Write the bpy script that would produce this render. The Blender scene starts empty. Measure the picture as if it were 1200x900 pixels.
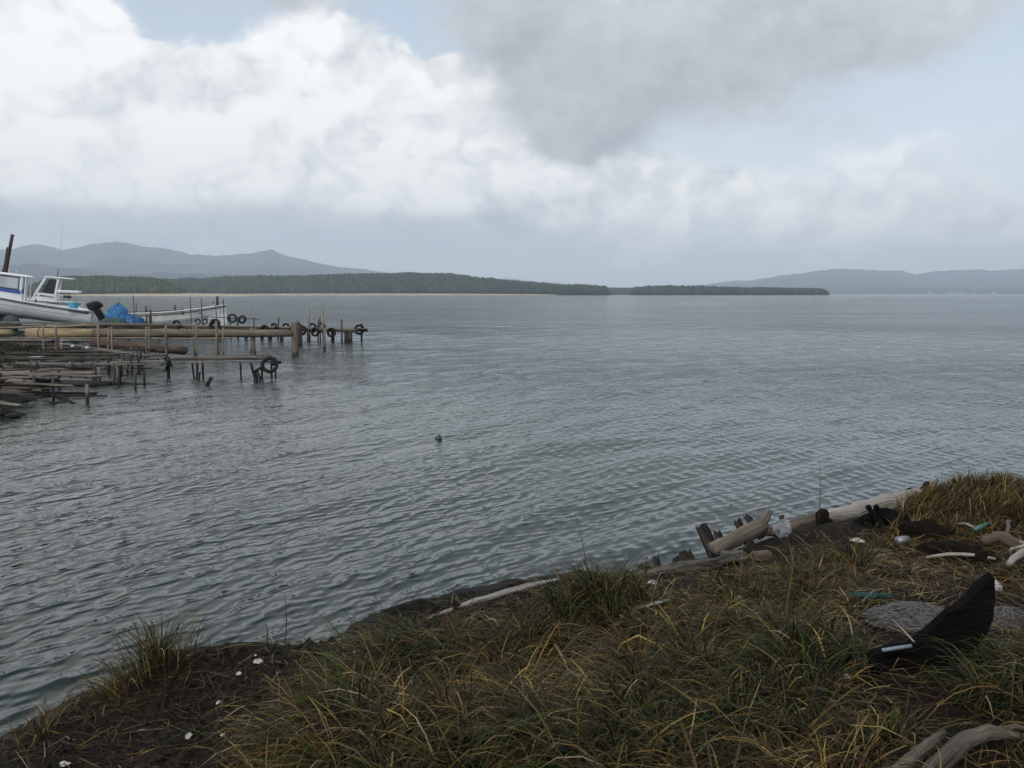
import bpy, math, random
import numpy as np
from mathutils import Vector, Matrix

random.seed(7)
rng = np.random.default_rng(11)
SC = bpy.context.scene
COL = SC.collection
R = math.radians

# ------------------------------------------------------------------ camera
CAM_H = 2.6
F = 1039.0                      # focal length in pixels of the 1200 px wide photograph
HORIZON = 344.0
PITCH = math.atan((450 - HORIZON) / F)
cam_d = bpy.data.cameras.new('camera')
cam = bpy.data.objects.new('camera', cam_d)
COL.objects.link(cam)
cam.location = (0, 0, CAM_H)
cam.rotation_euler = (math.pi / 2 - PITCH, 0, 0)
cam_d.sensor_width = 36
cam_d.lens = 36 * F / 1200
cam_d.clip_start = 0.05
cam_d.clip_end = 40000
SC.camera = cam

CP, SP = math.cos(PITCH), math.sin(PITCH)
def W(px, py, y):
    """point at plan distance y seen at photograph pixel (px, py)"""
    t = (450 - py) / F
    dz = y * (t * CP - SP) / (CP + t * SP)
    return Vector(((px - 600) / F * (y * CP - dz * SP), y, CAM_H + dz))
def G(px, py, z=0.0):
    t = (450 - py) / F
    dz = z - CAM_H
    return W(px, py, dz * (CP + t * SP) / (t * CP - SP))
def PIX(p):
    dz = p[2] - CAM_H
    d = p[1] * CP - dz * SP
    return 600 + F * p[0] / d, 450 - F * (p[1] * SP + dz * CP) / d
def AE(px, py):
    v = W(px, py, 1.0) - Vector((0, 0, CAM_H))
    return math.atan2(v.x, v.y), math.atan2(v.z, math.hypot(v.x, v.y))

# ------------------------------------------------------------------ node helper
class S:
    def __init__(s, nt, sock): s.nt, s.k = nt, sock
    def _m(s, op, b=None, c=None, clamp=False):
        n = s.nt.nodes.new('ShaderNodeMath'); n.operation = op; n.use_clamp = clamp
        for i, v in enumerate((s, b, c)):
            if v is None: continue
            if isinstance(v, S): s.nt.links.new(v.k, n.inputs[i])
            else: n.inputs[i].default_value = v
        return S(s.nt, n.outputs[0])
    def __add__(s, b): return s._m('ADD', b)
    __radd__ = __add__
    def __sub__(s, b): return s._m('SUBTRACT', b)
    def __rsub__(s, b): return (s * -1) + b
    def __mul__(s, b): return s._m('MULTIPLY', b)
    __rmul__ = __mul__
    def __truediv__(s, b): return s._m('DIVIDE', b)
    def pow(s, b): return s._m('POWER', b)
    def exp(s): return s._m('EXPONENT')
    def sq(s): return s._m('MULTIPLY', s)
    def clamp(s): return s._m('ADD', 0.0, clamp=True)
    def ss(s, a, b, lo=0.0, hi=1.0):
        n = s.nt.nodes.new('ShaderNodeMapRange'); n.interpolation_type = 'SMOOTHSTEP'
        s.nt.links.new(s.k, n.inputs[0])
        for i, v in zip((1, 2, 3, 4), (a, b, lo, hi)): n.inputs[i].default_value = v
        return S(s.nt, n.outputs[0])
def nd(nt, typ, **kw):
    n = nt.nodes.new(typ)
    for k, v in kw.items(): setattr(n, k, v)
    return n
def link(nt, a, b): nt.links.new(a.k if isinstance(a, S) else a, b)
def vmap(nt, vec, scale=(1, 1, 1), loc=(0, 0, 0), rot=(0, 0, 0)):
    n = nd(nt, 'ShaderNodeMapping')
    link(nt, vec, n.inputs[0])
    n.inputs['Scale'].default_value = scale
    n.inputs['Location'].default_value = loc
    n.inputs['Rotation'].default_value = rot
    return S(nt, n.outputs[0])
def noise(nt, vec, scale, detail=4, rough=0.55, dist=0.0):
    n = nd(nt, 'ShaderNodeTexNoise')
    link(nt, vec, n.inputs['Vector'])
    n.inputs['Scale'].default_value = scale
    n.inputs['Detail'].default_value = detail
    n.inputs['Roughness'].default_value = rough
    n.inputs['Distortion'].default_value = dist
    return S(nt, n.outputs[0])
def mixc(nt, fac, a, b):
    n = nd(nt, 'ShaderNodeMix', data_type='RGBA')
    if isinstance(fac, S): link(nt, fac, n.inputs[0])
    else: n.inputs[0].default_value = fac
    for i, v in ((6, a), (7, b)):
        if isinstance(v, S): link(nt, v, n.inputs[i])
        else: n.inputs[i].default_value = (*v, 1)
    return S(nt, n.outputs[2])

# ------------------------------------------------------------------ world: Nishita sky and broken cloud
SUN_AZ, SUN_EL = R(-148), R(40)
world = bpy.data.worlds.new('World'); SC.world = world; world.use_nodes = True
nt = world.node_tree; nt.nodes.clear()
tc = nd(nt, 'ShaderNodeTexCoord')
dirv = S(nt, tc.outputs['Generated'])
sep = nd(nt, 'ShaderNodeSeparateXYZ'); link(nt, dirv, sep.inputs[0])
dx, dy, dz = (S(nt, o) for o in sep.outputs)
az = dx._m('ARCTAN2', dy)
el = dz._m('ARCSINE')
sky = nd(nt, 'ShaderNodeTexSky', sky_type='NISHITA', sun_disc=False, sun_elevation=SUN_EL, sun_rotation=SUN_AZ, dust_density=2.0)
n_big = noise(nt, vmap(nt, dirv, (1, 1, 1.7)), 4.2, 5, 0.6, 0.35)
n_med = noise(nt, vmap(nt, dirv, (1, 1, 1.5), (3, 1, 2)), 9.0, 6, 0.62, 0.3)
wv = nd(nt, 'ShaderNodeVectorMath', operation='MULTIPLY_ADD')            # warp for the billows
nw = nd(nt, 'ShaderNodeTexNoise'); link(nt, dirv, nw.inputs['Vector']); nw.inputs['Scale'].default_value = 11.0; nw.inputs['Detail'].default_value = 3.0; nw.inputs['Roughness'].default_value = 0.6
nt.links.new(nw.outputs['Color'], wv.inputs[0]); wv.inputs[1].default_value = (0.085, 0.085, 0.085); link(nt, dirv, wv.inputs[2])
def billow(off):
    n = nd(nt, 'ShaderNodeTexVoronoi', feature='F1', normalize=True)
    link(nt, vmap(nt, wv.outputs[0], (1, 1, 1.2), off), n.inputs['Vector'])
    for k_, v_ in (('Scale', 11.0), ('Detail', 2.0), ('Roughness', 0.55), ('Lacunarity', 2.3), ('Randomness', 1.0)): n.inputs[k_].default_value = v_
    return 1.0 - S(nt, n.outputs['Distance']) * 1.15
b_0 = billow((3, 1, 2)); b_1 = billow((3.012, 1.0, 1.975))
n_low = noise(nt, vmap(nt, dirv, (1, 1, 2.2), (7, 2, 5)), 2.3, 3, 0.5, 0.2)
wob_a = az + (n_big - 0.5) * 0.16 + (n_med - 0.5) * 0.07
wob_e = el + (n_med - 0.5) * 0.10 + (n_big - 0.5) * 0.05
def blobs(lst, A=wob_a, E=wob_e):
    tot = 0.0
    for px, py, rx, ry, w in lst:
        a0, e0 = AE(px, py)
        u = A._m('MULTIPLY_ADD', F / rx, -a0 * F / rx); v = E._m('MULTIPLY_ADD', F / ry, -e0 * F / ry)
        q = v._m('MULTIPLY_ADD', v, u * u)
        n = nd(nt, 'ShaderNodeMath', operation='POWER'); n.inputs[0].default_value = 1 / math.e; link(nt, q, n.inputs[1])
        tot = S(nt, n.outputs[0])._m('MULTIPLY_ADD', w, tot)
    return tot
f_cum = blobs([(10, 40, 150, 95, 1), (110, 130, 160, 85, .9), (250, 180, 240, 65, .75), (330, 95, 80, 55, .75),
               (430, 120, 120, 80, .75), (545, 130, 110, 75, .6), (560, 215, 150, 42, .6), (-240, 120, 260, 170, 1),
               (700, 225, 150, 45, .45), (930, 235, 190, 50, .30), (1110, 165, 110, 40, .32), (1180, 260, 160, 40, .28), (820, 280, 300, 30, .2),
               (205, 25, 95, 70, -1.1), (500, 12, 75, 48, -.95), (1180, 110, 80, 60, -.2), (-120, -190, 330, 170, .9), (250, -330, 300, 130, .7)])
f_gen = n_low.ss(0.50, 0.66) * el.ss(0.42, 0.62)       # the same broken cloud goes on above and round the frame
m_cum = (f_cum + f_gen * 0.8 + (n_med - 0.5) * 0.50 + (b_0 - 0.6) * 0.40).ss(0.18, 0.50)
f_dark = blobs([(720, 55, 150, 85, 1), (705, 165, 55, 38, .75), (880, 45, 170, 75, 1), (1050, 10, 140, 62, .9),
                (610, 25, 80, 62, .7), (340, -12, 100, 24, .6), (600, -190, 500, 130, .8), (1180, 55, 60, 40, -.3)])
m_dark = (f_dark + (n_big - 0.5) * 0.9 + (n_med - 0.5) * 0.55 + (b_0 - .6) * .3 + f_gen * 0.25).ss(0.12, 0.98)
m_base = (blobs([(150, 262, 420, 28, 1), (520, 285, 300, 30, .5), (1130, 245, 140, 28, .35)], az + (n_big - .5) * .25, el + (n_big - .5) * .06)).ss(0.1, 1.0)
relief = (b_0 - b_1) * 1.1 + (b_0 - 0.6) * 0.35 + (n_med - 0.5) * 0.55 + (n_big - 0.5) * 0.75
lit = (relief * 1.6 + 0.72 + f_cum * 0.14 - (az + 0.55).ss(0.1, 1.2) * 0.16).clamp()
c_cum = mixc(nt, lit, (0.54, 0.59, 0.66), (1.12, 1.12, 1.11))
c_dark = mixc(nt, (relief * 0.7 + 0.46 + (n_med - .5) * .7 + (el - 0.22) * 1.6 + az * 0.25).clamp(), (0.34, 0.38, 0.42), (0.70, 0.725, 0.75))
bg_sky = nd(nt, 'ShaderNodeBackground'); link(nt, sky.outputs[0], bg_sky.inputs[0]); bg_sky.inputs[1].default_value = 0.12
veil = mixc(nt, el.ss(0.02, 0.34), (1.12, 1.15, 1.18), (0.73, 0.83, 0.955))
col = mixc(nt, m_cum, veil, c_cum)
col = mixc(nt, m_base * 0.62, col, (0.46, 0.525, 0.61))
col = mixc(nt, m_dark * 0.97, col, c_dark)
bg_cl = nd(nt, 'ShaderNodeBackground'); link(nt, col, bg_cl.inputs[0]); bg_cl.inputs[1].default_value = 1.0
cover = (m_cum._m('MAXIMUM', m_dark)._m('MAXIMUM', m_base)) * 0.35 + 0.65
mx = nd(nt, 'ShaderNodeMixShader'); link(nt, cover.clamp(), mx.inputs[0])
nt.links.new(bg_sky.outputs[0], mx.inputs[1]); nt.links.new(bg_cl.outputs[0], mx.inputs[2])
wo = nd(nt, 'ShaderNodeOutputWorld'); nt.links.new(mx.outputs[0], wo.inputs[0])
world.cycles.sampling_method = 'MANUAL'; world.cycles.sample_map_resolution = 512

# ------------------------------------------------------------------ sun (veiled by cloud)
sun_d = bpy.data.lights.new('sun', 'SUN'); sun_d.energy = 1.55; sun_d.angle = R(11); sun_d.color = (1.0, 0.955, 0.89)
sun = bpy.data.objects.new('sun', sun_d); COL.objects.link(sun)
sv = Vector((math.sin(SUN_AZ) * math.cos(SUN_EL), math.cos(SUN_AZ) * math.cos(SUN_EL), math.sin(SUN_EL)))
sun.rotation_euler = sv.to_track_quat('Z', 'Y').to_euler()

SC.view_settings.view_transform = 'Standard'
SC.view_settings.look = 'None'
SC.view_settings.exposure = 0.0
SC.view_settings.gamma = 1.0
SC.cycles.use_denoising = True
SC.cycles.max_bounces = 6
SC.cycles.diffuse_bounces = 2
SC.cycles.glossy_bounces = 3
SC.cycles.transmission_bounces = 4
SC.cycles.transparent_max_bounces = 6
SC.cycles.volume_bounces = 4

# ------------------------------------------------------------------ materials
MATS = {}
def mat(name):
    m = bpy.data.materials.new(name); m.use_nodes = True; MATS[name] = m
    return m, m.node_tree, m.node_tree.nodes['Principled BSDF']
def attr(nt, name, kind='GEOMETRY'):
    n = nd(nt, 'ShaderNodeAttribute', attribute_name=name)
    return n
def bump(nt, h, strength, dist, bs):
    b = nd(nt, 'ShaderNodeBump'); b.inputs['Strength'].default_value = strength; b.inputs['Distance'].default_value = dist
    link(nt, h, b.inputs['Height']); nt.links.new(b.outputs[0], bs.inputs['Normal'])
    return b
def wood_mat(name, dark, light, rough=0.85, fine=60, streak=0.5, wet=None):
    m, nt, bs = mat(name)
    g = S(nt, attr(nt, 'grain').outputs['Vector'])
    a = noise(nt, vmap(nt, g, (2.2, fine, fine)), 1.0, 6, 0.65, 0.4)
    b = noise(nt, vmap(nt, g, (1.1, 6, 6), (3, 3, 3)), 1.0, 4, 0.6)
    f = ((a - 0.5) * 2.8 * streak + (b - 0.5) * 2.0 + 0.5).clamp()
    c = mixc(nt, f, dark, light)
    c = mixc(nt, (a * .75 + b * .25).ss(0.345, 0.41, 0.8, 0), c, tuple(v * .25 for v in dark))      # drying cracks
    if wet:                                              # tide stain near the waterline
        geo = nd(nt, 'ShaderNodeNewGeometry'); sp = nd(nt, 'ShaderNodeSeparateXYZ'); nt.links.new(geo.outputs['Position'], sp.inputs[0])
        w = (S(nt, sp.outputs[2]) + (b - 0.5) * 0.25).ss(wet - 0.07, wet + 0.1, 1, 0)
        c = mixc(nt, w * 0.85, c, (0.022, 0.018, 0.013))
    link(nt, c, bs.inputs['Base Color'])
    bs.inputs['Roughness'].default_value = rough
    bs.inputs['Specular IOR Level'].default_value = 0.02 if name in ('wood_charred', 'wood_black') else 0.2
    bump(nt, a + b * 0.6, 0.8, 0.035 if name == 'wood_rotted' else 0.022, bs)
    return m
wood_mat('wood_weathered', (0.075, 0.061, 0.048), (0.28, 0.24, 0.195), wet=0.22)
wood_mat('wood_drift', (0.055, 0.042, 0.032), (0.20, 0.165, 0.13), fine=45, streak=0.9)
wood_mat('wood_bleached', (0.16, 0.145, 0.125), (0.40, 0.37, 0.33), fine=45, streak=0.8)
wood_mat('wood_black', (0.012, 0.010, 0.009), (0.055, 0.048, 0.042), fine=30, streak=1.0)
wood_mat('wood_charred', (0.003, 0.003, 0.003), (0.012, 0.011, 0.010), fine=40, streak=0.6)
wood_mat('wood_rotted', (0.008, 0.007, 0.006), (0.13, 0.115, 0.10), fine=26, streak=1.3)
wood_mat('wood_brown', (0.085, 0.066, 0.050), (0.23, 0.185, 0.145), fine=35, wet=0.12)
wood_mat('wood_red', (0.045, 0.032, 0.025), (0.15, 0.108, 0.085), fine=35, wet=0.25)
wood_mat('wood_yellow', (0.17, 0.125, 0.065), (0.42, 0.33, 0.19), fine=30)
wood_mat('bamboo', (0.12, 0.095, 0.07), (0.33, 0.27, 0.20), fine=20, wet=0.3)
wood_mat('wood_dark', (0.022, 0.018, 0.015), (0.10, 0.083, 0.066), fine=40, wet=0.15)
wood_mat('wood_grey', (0.085, 0.077, 0.068), (0.27, 0.245, 0.22), fine=50, wet=0.2)
wood_mat('pole_maroon', (0.04, 0.022, 0.02), (0.10, 0.055, 0.05), fine=20)

def plain_mat(name, c, rough=0.5, var=0.25, scale=6.0, metal=0.0, spec=0.5, bmp=0.0):
    m, nt, bs = mat(name)
    tcn = nd(nt, 'ShaderNodeTexCoord')
    n = noise(nt, S(nt, tcn.outputs['Object']), scale, 6, 0.65)
    d = tuple(v * (1 - var) for v in c); l = tuple(min(1, v * (1 + var * .5)) for v in c)
    link(nt, mixc(nt, n.ss(0.3, 0.7), d, l), bs.inputs['Base Color'])
    bs.inputs['Roughness'].default_value = rough; bs.inputs['Metallic'].default_value = metal
    bs.inputs['Specular IOR Level'].default_value = spec
    if bmp: bump(nt, n, bmp, 0.02, bs)
    return m
m_ = plain_mat('gelcoat', (0.84, 0.85, 0.84), 0.32, 0.12, 1.3)
plain_mat('hull_grey', (0.36, 0.38, 0.35), 0.5, 0.25, 1.5)
plain_mat('hull_cream', (0.80, 0.79, 0.75), 0.45, 0.2, 2.0)
plain_mat('antifoul', (0.16, 0.05, 0.04), 0.7, 0.3)
plain_mat('blue_paint', (0.05, 0.12, 0.42), 0.4, 0.2)
plain_mat('rub_black', (0.035, 0.033, 0.035), 0.6, 0.3)
plain_mat('black_cowl', (0.010, 0.011, 0.013), 0.5, 0.3, 8, spec=0.15)
plain_mat('rubber', (0.014, 0.014, 0.015), 0.75, 0.4, 14, spec=0.3, bmp=0.3)
plain_mat('steel', (0.32, 0.32, 0.33), 0.45, 0.3, 9, metal=0.8)
plain_mat('cyan_plastic', (0.05, 0.30, 0.42), 0.45, 0.2)
plain_mat('white_plastic', (0.55, 0.56, 0.56), 0.5, 0.2, 30)
plain_mat('shell', (0.58, 0.565, 0.53), 0.6, 0.2, 40)
plain_mat('blue_grey_plastic', (0.18, 0.22, 0.25), 0.5, 0.3, 40)
plain_mat('teal_plastic', (0.05, 0.15, 0.125), 0.5, 0.3, 30)
plain_mat('teal_rope', (0.02, 0.075, 0.06), 0.8, 0.4, 60)
plain_mat('net_grey', (0.22, 0.205, 0.195), 0.85, 0.3, 50, spec=.1)
plain_mat('net_core', (0.06, 0.056, 0.052), 0.9, 0.5, 30, spec=.05, bmp=1.0)
plain_mat('net_black', (0.006, 0.006, 0.006), 0.9, 0.4, 50, spec=0.05)
plain_mat('net_blue', (0.06, 0.18, 0.36), 0.85, 0.6, 5, spec=.1, bmp=1.0)
plain_mat('net_slate', (0.05, 0.075, 0.08), 0.85, 0.45, 9)
plain_mat('terracotta', (0.11, 0.075, 0.055), 0.8, 0.3, 30)
plain_mat('buoy_green', (0.015, 0.07, 0.06), 0.45, 0.3, 20)
plain_mat('stone', (0.022, 0.021, 0.018), 0.85, 0.5, 7, bmp=0.6)
plain_mat('root', (0.012, 0.009, 0.007), 0.95, 0.5, 20, spec=0.05, bmp=0.8)
plain_mat('stalk', (0.05, 0.04, 0.025), 0.9, 0.3, 30)
m, nt, bs = mat('bag_film'); bs.inputs['Base Color'].default_value = (0.5, 0.52, 0.55, 1); bs.inputs['Roughness'].default_value = 0.3
bs.inputs['Alpha'].default_value = 0.2
m, nt, bs = mat('glass'); bs.inputs['Base Color'].default_value = (0.9, 0.95, 0.95, 1); bs.inputs['Roughness'].default_value = 0.03
bs.inputs['Transmission Weight'].default_value = 0.0; bs.inputs['Alpha'].default_value = 0.28; bs.inputs['IOR'].default_value = 1.45
m, nt, bs = mat('glass_smoked'); bs.inputs['Base Color'].default_value = (0.03, 0.035, 0.04, 1); bs.inputs['Roughness'].default_value = 0.05
bs.inputs['Alpha'].default_value = 0.62

# vertex-coloured vegetation
def veg_mat(name, rough=0.6, trans=0.35, spec=0.25):
    m, nt, bs = mat(name)
    a = attr(nt, 'tint')
    nt.links.new(a.outputs['Color'], bs.inputs['Base Color'])
    bs.inputs['Roughness'].default_value = rough; bs.inputs['Specular IOR Level'].default_value = spec
    if trans:
        t = nd(nt, 'ShaderNodeBsdfTranslucent'); nt.links.new(a.outputs['Color'], t.inputs[0])
        mx = nd(nt, 'ShaderNodeMixShader'); mx.inputs[0].default_value = trans
        nt.links.new(bs.outputs[0], mx.inputs[1]); nt.links.new(t.outputs[0], mx.inputs[2])
        nt.links.new(mx.outputs[0], nt.nodes['Material Output'].inputs[0])
    return m
veg_mat('grass', 0.6, 0.25, 0.25)
veg_mat('forest', 0.9, 0.0, 0.0)

def ground_mat(name, cols, scale=3.0, bstr=0.8, bdist=0.03, rough=0.95, wet=False):
    m, nt, bs = mat(name)
    geo = nd(nt, 'ShaderNodeNewGeometry'); P = S(nt, geo.outputs['Position'])
    a = noise(nt, P, scale, 8, 0.65); b = noise(nt, P, scale * 9, 6, 0.7); c = noise(nt, P, scale * 40, 3, 0.6)
    f = (a * 0.6 + b * 0.5 - 0.05)
    cc = mixc(nt, f.ss(0.3, 0.5), cols[0], cols[1]); cc = mixc(nt, (b * .6 + c * .4).ss(0.52, 0.72), cc, cols[2])
    sp = nd(nt, 'ShaderNodeSeparateXYZ'); link(nt, P, sp.inputs[0])
    w = (S(nt, sp.outputs[2]) + (a - 0.5) * 0.3).ss(0.12, 0.34, 1, 0)      # wet at the waterline
    link(nt, mixc(nt, w * 0.6, cc, (0.012, 0.0115, 0.011)), bs.inputs['Base Color'])
    link(nt, w * -0.25 + rough, bs.inputs['Roughness'])
    bs.inputs['Specular IOR Level'].default_value = 0.15
    bump(nt, a * 0.5 + b * 0.5 + c * 0.35, bstr, bdist, bs)
    return m
ground_mat('soil', [(0.004, 0.003, 0.002), (0.014, 0.0095, 0.006), (0.050, 0.034, 0.020)], 3.0, 1.0, 0.06)
ground_mat('shore_mud', [(0.008, 0.008, 0.006), (0.020, 0.020, 0.012), (0.06, 0.053, 0.04)], 1.6, 1.0, 0.12)
def terrain_mat(name, c1, c2, c3, scale):
    m, nt, bs = mat(name)
    geo = nd(nt, 'ShaderNodeNewGeometry'); P = S(nt, geo.outputs['Position'])
    a = noise(nt, P, scale, 6, 0.6); b = noise(nt, vmap(nt, P, (1, 1, 1), (50, 20, 0)), scale * 3, 5, 0.6)
    c = mixc(nt, a.ss(0.35, 0.65), c1, c2); c = mixc(nt, b.ss(0.60, 0.72), c, c3)
    link(nt, c, bs.inputs['Base Color']); bs.inputs['Roughness'].default_value = 0.95; bs.inputs['Specular IOR Level'].default_value = 0.0
terrain_mat('mountain', (0.035, 0.040, 0.035), (0.065, 0.060, 0.048), (0.24, 0.21, 0.185), 0.0022)
terrain_mat('headland_soil', (0.03, 0.04, 0.02), (0.06, 0.055, 0.03), (0.10, 0.085, 0.055), 0.02)
terrain_mat('sand', (0.40, 0.31, 0.22), (0.50, 0.41, 0.30), (0.34, 0.25, 0.18), 0.05)
terrain_mat('seabed', (0.02, 0.03, 0.03), (0.03, 0.035, 0.03), (0.04, 0.04, 0.03), 0.3)

# water
def water_mat():
    m, nt, bs = mat('water')
    geo = nd(nt, 'ShaderNodeNewGeometry'); P = S(nt, geo.outputs['Position'])
    rot = R(-32)
    def wn(scale, stretch, det, loc=(0, 0, 0), dr=0.0, dist=0.0):
        return noise(nt, vmap(nt, vmap(nt, P, (1, 1, 0.0), loc, (0, 0, -rot + dr)), (scale, scale * stretch, 1)), 1.0, det, 0.6, dist)
    sep = nd(nt, 'ShaderNodeSeparateXYZ'); link(nt, P, sep.inputs[0]); X, Y = S(nt, sep.outputs[0]), S(nt, sep.outputs[1])
    rw = random.Random(31)
    d1, d2 = wn(0.9, 0.8, 2), wn(2.3, 0.7, 2, (5, 1, 0))
    hs = None
    NW = 15
    for i in range(NW):                                   # wind wavelets, 9 to 40 cm long
        lam = 0.078 * (0.37 / 0.078) ** ((i + rw.random()) / NW); k = 2 * math.pi / lam
        d = rot + rw.gauss(0, 0.55)
        ph = Y._m('MULTIPLY_ADD', k * math.sin(d), (d1 if i % 2 else d2) * (9.0 if i % 2 else 7.0) + rw.uniform(0, 6.28))
        ph = X._m('MULTIPLY_ADD', k * math.cos(d), ph)
        hs = ph._m('SINE')._m('MULTIPLY_ADD', 0.061 * min(1, (lam / .16) ** .5) / k, hs if hs is not None else 0.0)
    hs = hs._m('MULTIPLY_ADD', hs * 30.0, hs)             # peaked crests
    n1 = wn(5.5, 0.45, 3, dist=0.5)
    n3 = wn(1.1, 0.35, 4, (1, 7, 0), -0.2, 0.4)
    n4 = wn(0.16, 0.30, 5, (9, 3, 0), -0.3, 0.3)
    patch = noise(nt, vmap(nt, P, (0.020, 0.055, 0), (2, 5, 0), (0, 0, 0.25)), 1.0, 4, 0.6)
    gust = patch.ss(0.36, 0.64, 0.5, 1.3)
    ln = nd(nt, 'ShaderNodeVectorMath', operation='LENGTH'); link(nt, P, ln.inputs[0]); far = S(nt, ln.outputs['Value']).ss(9, 38)
    h = (hs + n1 * 0.21 * far) * gust + n3 * 0.44 * (far * .92 + .08) + n4 * 0.4 * far
    b = bump(nt, h, 1.0, 1.0, bs)
    col = mixc(nt, patch.ss(0.35, 0.65), (0.014, 0.0265, 0.0210), (0.010, 0.0200, 0.0165))
    link(nt, col, bs.inputs['Base Color'])
    link(nt, far * 0.06 + 0.02, bs.inputs['Roughness'])
    bs.inputs['IOR'].default_value = 1.333
    return m
water_mat()

# ------------------------------------------------------------------ object helpers
def tag(o, label=None, cat=None, group=None, kind=None):
    if label: o['label'] = label
    if cat: o['category'] = cat
    if group: o['group'] = group
    if kind: o['kind'] = kind
    return o
def empty(name, loc, label=None, cat=None, group=None, rot=(0, 0, 0)):
    o = bpy.data.objects.new(name, None); COL.objects.link(o)
    o.location = loc; o.rotation_euler = rot; o.empty_display_size = 0.2
    return tag(o, label, cat, group)
def link_mesh(name, me, parent=None, loc=(0, 0, 0)):
    o = bpy.data.objects.new(name, me); COL.objects.link(o)
    o.parent = parent; o.location = loc
    return o
def frame_of(t):
    t = t.normalized()
    up = Vector((0, 0, 1)) if abs(t.z) < 0.95 else Vector((1, 0, 0))
    s = t.cross(up).normalized(); return s, s.cross(t).normalized()

class MB:
    """collects shapes; build() links them as ONE mesh object"""
    def __init__(s): s.v, s.f, s.g, s.sm = [], [], [], []
    def add(s, vs, fs, gs=None, smooth=False):
        o = len(s.v); s.v += [tuple(p) for p in vs]
        s.f += [tuple(i + o for i in f) for f in fs]
        s.g += [tuple(q) for q in (gs if gs is not None else vs)]
        s.sm += [smooth] * len(fs)
        return s
    def box(s, c, size, rot=None, bev=0.0, jit=0.0):
        """box with its longest grain along local x"""
        hx, hy, hz = (q / 2 for q in size)
        b = min(bev, hx * .9, hy * .9, hz * .9)
        vs, fs = [], []
        if b <= 0:
            vs = [Vector((x, y, z)) for x in (-hx, hx) for y in (-hy, hy) for z in (-hz, hz)]
            fs = [(0, 1, 3, 2), (4, 6, 7, 5), (0, 4, 5, 1), (2, 3, 7, 6), (0, 2, 6, 4), (1, 5, 7, 3)]
        else:
            for x, k in ((-hx, 0), (-hx + b, 1), (hx - b, 1), (hx, 0)):
                yy, zz = (hy, hz) if k else (hy - b, hz - b)
                ring = [(-yy + b * k, -zz), (yy - b * k, -zz), (yy, -zz + b * k), (yy, zz - b * k),
                        (yy - b * k, zz), (-yy + b * k, zz), (-yy, zz - b * k), (-yy, -zz + b * k)]
                vs += [Vector((x, p, q)) for p, q in ring]
            for r in range(3):
                for i in range(8):
                    j = (i + 1) % 8; fs.append((r * 8 + i, r * 8 + j, r * 8 + 8 + j, r * 8 + 8 + i))
            fs += [tuple(range(7, -1, -1)), tuple(range(24, 32))]
        off = Vector((random.uniform(0, 20), random.uniform(0, 20), 0))
        gs = [v + off for v in vs]
        if jit: vs = [v + Vector([random.uniform(-jit, jit) for _ in range(3)]) for v in vs]
        M = rot if rot is not None else Matrix.Identity(3)
        return s.add([M @ v + Vector(c) for v in vs], fs, gs)
    def beam(s, a, b, w, h, bev=0.006, jit=0.0, roll=0.0):
        a, b = Vector(a), Vector(b); t = (b - a); L = t.length; t.normalize()
        sd, up = frame_of(t)
        M = Matrix((t, sd, up)).transposed()
        if roll: M = M @ Matrix.Rotation(roll, 3, 'X')
        return s.box((a + b) / 2, (L, w, h), M, bev, jit)
    def tube(s, path, rad, n=8, rough=0.0, cap=True, flat=1.0, smooth=True, seed=None):
        P = [Vector(p) for p in path]; N = len(P)
        if not hasattr(rad, '__len__'): rad = [rad] * N
        rr = random.Random(seed) if seed is not None else random
        off = rr.uniform(0, 30); L = 0.0
        vs, gs, fs = [], [], []
        sd = None
        lump = [[rr.gauss(0, 1) for _ in range(n)] for _ in range(N)]
        for i in range(N):
            t = (P[min(i + 1, N - 1)] - P[max(i - 1, 0)]).normalized()
            if sd is None: sd, up = frame_of(t)
            else:
                sd = (sd - t * sd.dot(t)).normalized(); up = sd.cross(t).normalized()
            if i: L += (P[i] - P[i - 1]).length
            for k in range(n):
                a = 2 * math.pi * k / n
                r = rad[i] * (1 + rough * lump[i][k])
                q = sd * math.cos(a) * r + up * math.sin(a) * r * flat
                vs.append(P[i] + q); gs.append((L + off, math.cos(a) * rad[i], math.sin(a) * rad[i]))
        for i in range(N - 1):
            for k in range(n):
                j = (k + 1) % n
                fs.append((i * n + k, i * n + j, i * n + n + j, i * n + n + k))
        if cap: fs += [tuple(range(n - 1, -1, -1)), tuple(range((N - 1) * n, N * n))]
        return s.add(vs, fs, gs, smooth)
    def loft(s, rings, closed=False, smooth=True, caps=False):
        n = len(rings[0]); vs = [p for r in rings for p in r]; fs = []
        for i in range(len(rings) - 1):
            for k in range(n if closed else n - 1):
                j = (k + 1) % n; fs.append((i * n + k, i * n + j, i * n + n + j, i * n + n + k))
        if caps: fs += [tuple(range(n - 1, -1, -1)), tuple(range((len(rings) - 1) * n, len(rings) * n))]
        return s.add(vs, fs, None, smooth)
    def prism(s, pts2, y0, y1):
        """polygon in x-z extruded along y"""
        n = len(pts2); vs = [(x, y0, z) for x, z in pts2] + [(x, y1, z) for x, z in pts2]
        fs = [tuple(range(n)), tuple(range(2 * n - 1, n - 1, -1))] + [(i, i + n, (i + 1) % n + n, (i + 1) % n) for i in range(n)]
        return s.add(vs, fs)
    def mesh(s, name, m, origin=(0, 0, 0)):
        me = bpy.data.meshes.new(name)
        o = Vector(origin)
        me.from_pydata([tuple(Vector(v) - o) for v in s.v], [], s.f)
        a = me.attributes.new('grain', 'FLOAT_VECTOR', 'POINT')
        a.data.foreach_set('vector', np.array(s.g, dtype=np.float32).ravel())
        me.polygons.foreach_set('use_smooth', s.sm)
        me.materials.append(MATS[m]); me.update()
        return me
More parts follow.
